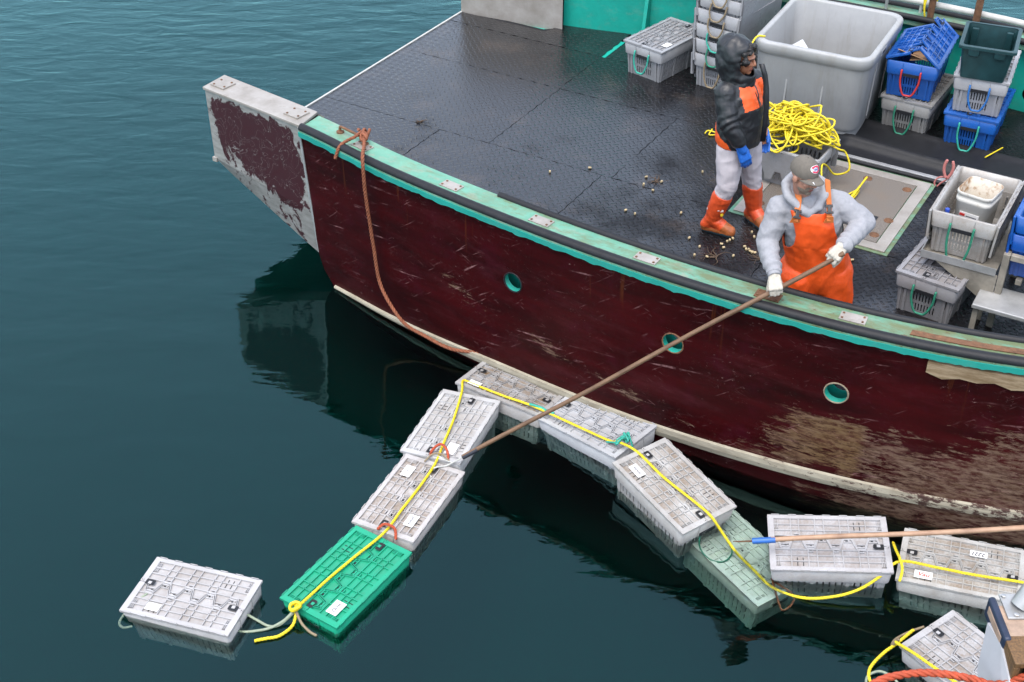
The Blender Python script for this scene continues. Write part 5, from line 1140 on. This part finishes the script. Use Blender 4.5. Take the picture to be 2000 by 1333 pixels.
for nm, xs in (('R', -1), ('L', 1)):
    bt = Vector((2.035 + xs * .115, 7.795, 2.10)); top = Vector((1.948, 7.90, 2.205)) if xs < 0 else Vector((2.145, 7.955, 2.268))
    back = Vector((2.04 + xs * .06, 8.09, 2.14))
    pts = spline([bt + Vector((0, -.012, 0)), bt.lerp(top, .45) + Vector((0, -.03, .012)), top + Vector((0, -.02, .012)), top + Vector((0, .05, .03)), back + Vector((0, .03, .06)), Vector((2.09, 8.165, 1.92))], 6)
    N_ = [(p - Vector((2.05, 8.0, 2.05))).normalized() for p in pts]
    st_ = ribbon(pts, N_, .040, .005).build('strap', 'strap_orange', man)
    b0 = bt.lerp(top, .40) + Vector((0, -.045, .008)); M_ = frame((bt - top), (0, -1, 0)).to_4x4(); Fm = Matrix.Translation(b0) @ Matrix((((top - bt).normalized().cross(Vector((0, -1, .3)))).normalized(), (top - bt).normalized(), ((top - bt).normalized().cross(Vector((0, -1, .3)))).normalized().cross((top - bt).normalized()))).transposed().to_4x4()
    mb = MB(); mb.box((0, .022, 0), (.050, .020, .012)); mb.box((0, -.024, 0), (.054, .016, .012)); mb.box((0, 0, .003), (.026, .05, .010)); mb.build('buckle', 'buckle_black', st_, Fm, bevel=.003)
    mb = MB(); mb.add([bt + Vector((-.035, -.008, -.015)), bt + Vector((.035, -.008, -.015)), bt + Vector((.026, -.014, .035)), bt + Vector((-.018, -.014, .035))], [(0, 1, 2, 3)]); mb.build('strap_patch', 'strap_orange', st_).modifiers.new('t', 'SOLIDIFY').thickness = .006
# gloves round the pole
PDir = (PQ - PT).normalized()
def grip(name, wrist, on_pole, back, side, thumb):
    bm = bmesh.new(); w_ = Vector(wrist); tgt = Vector(on_pole) + Vector(back).normalized() * .030
    hand(bm, w_, tgt - w_, back, (1.05, 1.05, .7), thumb, 1.08, side, 1.06); d = (w_ - tgt).normalized(); capsule(bm, w_ + d * .03, .036, w_, .033)
    return fuse(name, bm, ['glove_white'], .0045, 2, man, folds(.0025, 25, 25, 25, 4))
grip('glove', WR + Vector((.0, -.012, -.01)), PT + (PQ - PT) * .836, (-.25, -.62, .74), -1, (.5, -.9))
grip('glove', WL + Vector((-.012, -.010, -.004)), PT + (PQ - PT) * .968, (.15, -.62, .76), 1, (.4, -.9))
# cap
cap = empty('cap'); cap.parent = man; cap.matrix_parent_inverse = WORLD_PARTS[man.name]; cap.matrix_basis = Matrix.Translation(HC) @ HF.to_4x4()
def dome(th_, ph): return Vector((.086 * math.cos(ph) * math.sin(th_), -.012 + .108 * math.cos(ph) * math.cos(th_), .040 + .100 * math.sin(ph)))
mb = MB(); rings = [[dome(t_, ph) for t_ in np.linspace(0, 2 * math.pi, 25)[:-1]] for ph in (-.15, 0, .2, .45, .7, .95, 1.2, 1.4, 1.52)]; mb.loft(rings, 0, True, (False, True)); mb.build('crown', 'cap_khaki', cap)
mb = MB(); top_ = []; n = 15
for row in range(5):
    r_ = []
    for k in range(n):
        a = (k / (n - 1) - .5) * 2; x = a * .078; ln = .070 * math.sqrt(max(0, 1 - (abs(a)) ** 2.6)); y0 = -.012 + .106 * math.sqrt(max(0, 1 - (x / .086) ** 2)); y = y0 + ln * row / 4
        r_.append(Vector((x, y, .040 - .026 * a * a - .012 * row / 4)))
    top_.append(r_)
mb.loft(top_, 0, True, (False, False), False); bo_ = mb.build('brim', 'cap_khaki', cap); q = bo_.modifiers.new('t', 'SOLIDIFY'); q.thickness = .005
mb = MB(); mb.loft([[dome(t_, 1.52 + 0 * k) + Vector((0, 0, .004 * k)) for t_ in np.linspace(0, 6.28, 9)[:-1]] for k in (0, 1)], 0); mb.build('button', 'cap_khaki', cap)
def on_dome(x, z, off=.0035):      # flat emblem coordinates in metres -> the front of the crown
    ph = .62 + z / .100; th_ = x / (.092 * math.cos(ph)); d = dome(th_, ph); return d + (d - Vector((0, -.012, .03))).normalized() * off
def emblem_ring(rx0, rz0, rx1, rz1, a0, a1, off, m_, name, nn=28):
    mb = MB(); A = np.linspace(a0, a1, nn); mb.loft([[on_dome(rx0 * math.cos(a), rz0 * math.sin(a), off) for a in A], [on_dome(rx1 * math.cos(a), rz1 * math.sin(a), off) for a in A]], 0, True, (False, False), False); return mb.build(name, m_, cap)
emblem_ring(.041, .027, .001, .001, 0, 6.283, .002, 'cap_patch', 'emblem_ground')
emblem_ring(.037, .024, .024, .014, R_(28), R_(332), .0035, 'emblem_red', 'emblem_letter')
mb = MB()
for x0, x1, z0, z1 in ((-.014, -.009, -.010, .010), (.003, .008, -.010, .010), (-.009, .003, -.0025, .0025), (.013, .018, -.009, .009)): mb.add([on_dome(x0, z0, .0045), on_dome(x1, z0, .0045), on_dome(x1, z1, .0045), on_dome(x0, z1, .0045)], [(0, 1, 2, 3)])
mb.build('emblem_letter', 'emblem_blue', cap)
mb = MB(); mb.add([(.002, .135, .0285), (.040, .132, .0245), (.042, .112, .0295), (.004, .115, .0335)], [(0, 1, 2, 3)]); mb.build('brim_tag', 'cap_patch', cap)
mb = MB()
for k in range(4): mb.add([(.008 + k * .008, .121, .0325 - k * .0008), (.013 + k * .008, .1205, .0320 - k * .0008), (.0135 + k * .008, .1275, .0305 - k * .0008), (.0085 + k * .008, .128, .0310 - k * .0008)], [(0, 1, 2, 3)])
mb.build('brim_print', 'ink', cap)
for l in legs:      # boots under the overalls
    bm = bmesh.new(); chain(bm, [(l[2] + Vector((0, 0, .08)), .075), (l[2] + Vector((0, 0, -.03)), .062)]); capsule(bm, l[2] + Vector((0, .03, -.045)), .05, l[2] + Vector((0, -.17, -.05)), .045); fuse('boot', bm, ['boot_orange'], .01, 2, man)

# ---- the other deckhand
wom = empty('person', (1.88, 9.86, DZ)); tag(wom, 'person in hooded black and orange jacket, white trousers and orange rubber boots', 'person'); WORLD_PARTS[wom.name] = Matrix.Translation((-1.88, -9.86, -DZ))
fwd = Vector((.80, -.60, 0)); rgt = Vector((-.60, -.80, 0))
WC = Vector((1.828, 9.822, 2.375)); WFm = frame((.82, -.56, -.10))
sR, eR, wR = Vector((1.712, 9.765, 2.105)), Vector((1.735, 9.685, 1.895)), Vector((1.842, 9.650, 1.708))
sL, eL, wL = Vector((1.955, 9.985, 2.105)), Vector((2.02, 10.02, 1.90)), Vector((2.07, 9.985, 1.73))
lgR = [Vector((1.800, 9.80, 1.60)), Vector((1.795, 9.745, 1.27)), Vector((1.705, 9.785, .945))]; lgL = [Vector((1.955, 9.92, 1.60)), Vector((2.025, 9.945, 1.27)), Vector((2.085, 9.955, .945))]
ftR, ftL = Vector((.88, -.48, 0)), Vector((.45, -.89, 0))
yw = math.atan2(rgt.y, rgt.x)
bm = bmesh.new(); head_shapes(bm, WC, WFm, .96, (1.80, 9.86, 2.18))
oloft(bm, [((1.87, 9.87, 1.56), .13, .10, yw), ((1.865, 9.87, 1.68), .14, .11, yw), ((1.85, 9.87, 1.9), .12, .10, yw), ((1.84, 9.87, 2.08), .15, .09, yw), ((1.83, 9.87, 2.16), .07, .06, yw)])
for a, b_, c_ in ((sR, eR, wR), (sL, eL, wL)): chain(bm, [(a, .05), (b_, .038), (c_, .028)])
hand(bm, wR, (.42, -.05, -.9), (.35, -.9, .1), (.35, .35, .25), (.5, -.5)); hand(bm, wL, (.2, -.1, -.95), (.5, .8, 0), (.3, .3, .2), (.5, -.5), side=-1)
for l, ft in ((lgR, ftR), (lgL, ftL)): chain(bm, [(l[0], .085), (l[1], .055), (l[2], .04), (l[2] + Vector((0, 0, -.06)), .04)]); capsule(bm, l[2] + Vector((0, 0, -.075)) , .038, l[2] + ft * .15 + Vector((0, 0, -.085)), .032)
def wom_mat(p, n):
    q = WFm.transposed() @ (p - WC) / .96
    if abs(q.x) < .024 and -.080 < q.z < -.047 and q.y > .078: return 1
    return 0
fuse('body', bm, ['skin_woman', 'lip'], .0065, 3, wom, matfn=wom_mat)
for q in (-1, 1):
    mb = MB(); p = WC + WFm @ Vector((q * .030, .080, .010)) * .96; mb.loft([[p + WFm @ Vector((.013 * math.cos(a) * k, .005 * (1 - k), .0055 * math.sin(a) * k)) for a in np.linspace(0, 2 * math.pi, 11)[:-1]] for k in (1, .7, .2)], 0); mb.build('eye', 'eye_dark', wom)
    bpts = [WC + WFm @ Vector((q * x, y, z)) * .96 for x, y, z in ((.012, .098, .030), (.030, .094, .034), (.048, .080, .028))]; mb = MB(); mb.tube(spline(bpts, 4), .0035, 6); mb.build('eyebrow', 'hair_black', wom)
# hair curling out from under the hood
bm = bmesh.new(); rg = random.Random(2)
for k in range(46):
    a = R_(-118 + 236 * rg.random()); rr_ = .083 + rg.uniform(-.01, .012); q = Vector((math.sin(a) * rr_ * .95, .045 + rg.uniform(-.03, .03), .022 + math.cos(a) * rr_ * 1.12)); ellip(bm, WC + WFm @ q, [rg.uniform(.012, .023)] * 3)
fuse('hair', bm, ['hair_black'], .006, 0, wom, folds(.004, 60, 60, 60))
# trousers
bm = bmesh.new(); oloft(bm, [((1.875, 9.87, 1.50), .16, .125, yw), ((1.875, 9.87, 1.62), .178, .142, yw), ((1.87, 9.87, 1.74), .168, .135, yw)])
for l, k in ((lgR, 1), (lgL, 1)): chain(bm, [(l[0], .118), (l[0].lerp(l[1], .5), .108), (l[1], .086), (l[1].lerp(l[2], .45), .074), (l[2] + Vector((0, 0, .08)), .056)])
fw_ = folds(.006, 8, 8, 9, 21)
def tr_disp(p, n):
    e = fw_(p, n)
    if p.z < 1.36: e += .0032 * math.sin(p.z * 150 + p.x * 40 + 8 * noise.noise(p * 9)) * min(1, (1.36 - p.z) * 6) * (.4 + noise.noise(p * 5 + Vector((3, 3, 3))))
    return e
fuse('trousers', bm, ['trouser_white'], .0075, 4, wom, tr_disp)
# jacket
bm = bmesh.new(); oloft(bm, [((1.868, 9.865, 1.635), .212, .172, yw), ((1.865, 9.865, 1.70), .218, .18, yw), ((1.862, 9.862, 1.82), .205, .178, yw), ((1.855, 9.858, 1.96), .195, .172, yw), ((1.84, 9.86, 2.08), .185, .148, yw), ((1.825, 9.862, 2.16), .135, .115, yw), ((1.815, 9.862, 2.225), .095, .095, yw)], 26)
chain(bm, [(sR - rgt * .03 + Vector((0, 0, .015)), .085), (sR, .090), (eR, .080), (eR.lerp(wR, .5), .072), (wR + (eR - wR) * .12, .060)]); chain(bm, [(sL + rgt * .03 + Vector((0, 0, .015)), .085), (sL, .098), (eL, .088), (wL, .060)])
fja = folds(.009, 5, 5, 7, 40); fjb = folds(.0035, 13, 13, 17, 90)
fj = lambda p, n: fja(p, n) + fjb(p, n)
def jk_disp(p, n):
    e = fj(p, n); d = (p - eR).length
    if d < .24: e += .006 * math.sin((p - eR).dot((wR - sR).normalized()) * 60 + (p - eR).dot(fwd) * 45 + 6 * noise.noise(p * 6)) * (1 - d / .24)
    return e
arm_ax = lambda p: min((p - sR.lerp(eR, t_)).length for t_ in (0, .25, .5, .75, 1)) if True else 0
arm_bx = lambda p: min((p - eR.lerp(wR, t_)).length for t_ in (.2, .4, .6, .8, 1))
def jk_mat(p, n):
    q = p - Vector((1.855, 9.86, 0)); f = q.dot(fwd); s_ = q.dot(rgt)
    on_arm = (arm_ax(p) < .112 and s_ > .075) or arm_bx(p) < .095
    wob = .012 * noise.noise(p * 9)
    if not on_arm:
        if f > .035 and p.z > 1.985 + wob + max(0, .10 - f) * .5 and p.z < 2.165 and n.dot(fwd) > .1 and abs(s_ - .0) < .15 and abs(s_ + .012) > .010: return 1
        if p.z < 1.79 + wob - (f + .16) * .55 and f < .085 and s_ > -.10: return 1
        if f < -.13 and 1.88 < p.z < 1.99 + wob and s_ > .0: return 1
    return 0
jk = fuse('jacket', bm, ['jacket_black', 'jacket_orange'], .0075, 4, wom, jk_disp, matfn=jk_mat)
# storm flap and upturned collar
mb = MB(); L_ = [WC + Vector(v) for v in ((.115, -.075, -.02), (.150, -.070, -.11), (.170, -.105, -.22), (.185, -.115, -.36), (.190, -.115, -.52), (.190, -.105, -.68))]; Rr = [p + Vector((.040, -.010, .004)) for p in L_]
mb.loft([L_, Rr], 0, True, (False, False), False); q = mb.build('collar_flap', 'jacket_black', jk); q.modifiers.new('t', 'SOLIDIFY').thickness = .014
mb = MB(); zp = [Vector((1.935, 9.715, 2.13)), Vector((1.965, 9.700, 2.06)), Vector((1.985, 9.695, 2.00))]; mb.tube([p for p in zp], .004, 6); mb.build('pocket_zip', 'buckle_black', jk)
# hood
bm = bmesh.new(); hc = Vector((1.772, 9.862, 2.392)); ellip(bm, hc, (.116, .140, .148), WFm); ellip(bm, hc + WFm @ Vector((0, -.065, .045)), (.080, .085, .098), WFm); capsule(bm, hc + WFm @ Vector((0, -.03, -.06)), .118, (1.815, 9.862, 2.20), .12); ellip(bm, hc + WFm @ Vector((0, .05, -.150)), (.10, .09, .065), WFm)
def hd_keep(p):
    q = WFm.transposed() @ (p - hc)
    return not (q.y > .035 and (q.x / .094) ** 2 + ((q.z + .015) / .122) ** 2 < 1.0)
hd1a = folds(.010, 8, 8, 8, 77); hd1b = folds(.0045, 17, 17, 13, 7); hd1 = lambda p, n: hd1a(p, n) + hd1b(p, n); fuse('hood', bm, ['jacket_black'], .0075, 8, wom, lambda p, n: hd1(p, n) + .004 * math.sin(40 * (p - hc).dot(WFm @ Vector((0, 0, 1))) + 6 * noise.noise(p * 8)) * max(0, min(1, (p - hc).dot(WFm @ Vector((0, 1, 0))) * 12)), hd_keep, solid=.010)
# gloves
for w_, xd, zd, sd_, nm in ((wR, (.40, -.04, -.90), (.30, -.95, .05), 1, 'r'), (wL, (.25, -.15, -.95), (.5, .8, 0), -1, 'l')):
    bm = bmesh.new(); X_ = Vector(xd).normalized(); hand(bm, w_ + X_ * .05, xd, zd, (.30, .35, .25), (.35, -.45), 1.12, sd_, 1.18); chain(bm, [(w_ - X_ * .045, .056), (w_ + X_ * .01, .046), (w_ + X_ * .06, .040)]); fuse('glove', bm, ['glove_blue'], .005, 2, wom, folds(.002, 20, 20, 20))
# boots
for l, ft in ((lgR, ftR), (lgL, ftL)):
    bt = empty('boot'); bt.parent = wom; bt.matrix_parent_inverse = WORLD_PARTS[wom.name]
    top = l[1].lerp(l[2], .34); ank = l[2] + Vector((0, 0, -.015)); zb = DZ + .045
    hl = Vector((ank.x, ank.y, zb)) - ft * .045; toe = Vector((ank.x, ank.y, zb + .004)) + ft * .165
    bm = bmesh.new(); chain(bm, [(top + Vector((0, 0, .0)), .082), (top.lerp(ank, .5), .076), (ank, .062)]); chain(bm, [(ank, .060), (hl + Vector((0, 0, .02)), .050)]); chain(bm, [(ank, .060), (ank.lerp(toe, .5) + Vector((0, 0, .0)), .050), (toe, .047)]); capsule(bm, hl, .044, toe, .046)
    zt = top.z + .03
    def bkeep(p): return p.z < zt + (p - top).dot(ft) * -.35
    def bmat(p, n): return 1 if ((p - toe).length < .085 or p.z < zb + .018) else 0
    fuse('upper', bm, ['boot_orange', 'boot_toe'], .007, 4, bt, folds(.003, 12, 12, 16), lambda p, z=zt, tp=top, f_=ft: p.z < z - (p - tp).dot(f_) * .35, bmat, solid=.005)
    bm = bmesh.new(); sd_ = Vector((-ft.y, ft.x, 0))
    for a in (-.018, .018): capsule(bm, hl + sd_ * a + Vector((0, 0, -.020)) - ft * .004, .028, toe + sd_ * a * 1.3 + Vector((0, 0, -.022)) + ft * .006, .030, sq=(1, 1))
    fuse('sole', bm, ['sole_dark'], .007, 1, bt, keep=None)
    if l is lgR:
        p = top.lerp(ank, .42); n_ = Vector((.15, -1, 0)).normalized(); rt_ = Vector((1, .15, 0)).normalized()
        for a, b_, sz, m_ in ((.0, .0, (.05, .006), 'cap_patch'), (.012, -.012, (.03, .005), 'cap_patch'), (.015, -.045, (.022, .022), 'boot_yellow')):
            mb = MB(); c_ = p + n_ * .081 + rt_ * a + Vector((0, 0, b_)); mb.box(c_, (sz[0], .004, sz[1]), 0, math.atan2(rt_.y, rt_.x)); mb.build('print_mark', m_, bt)
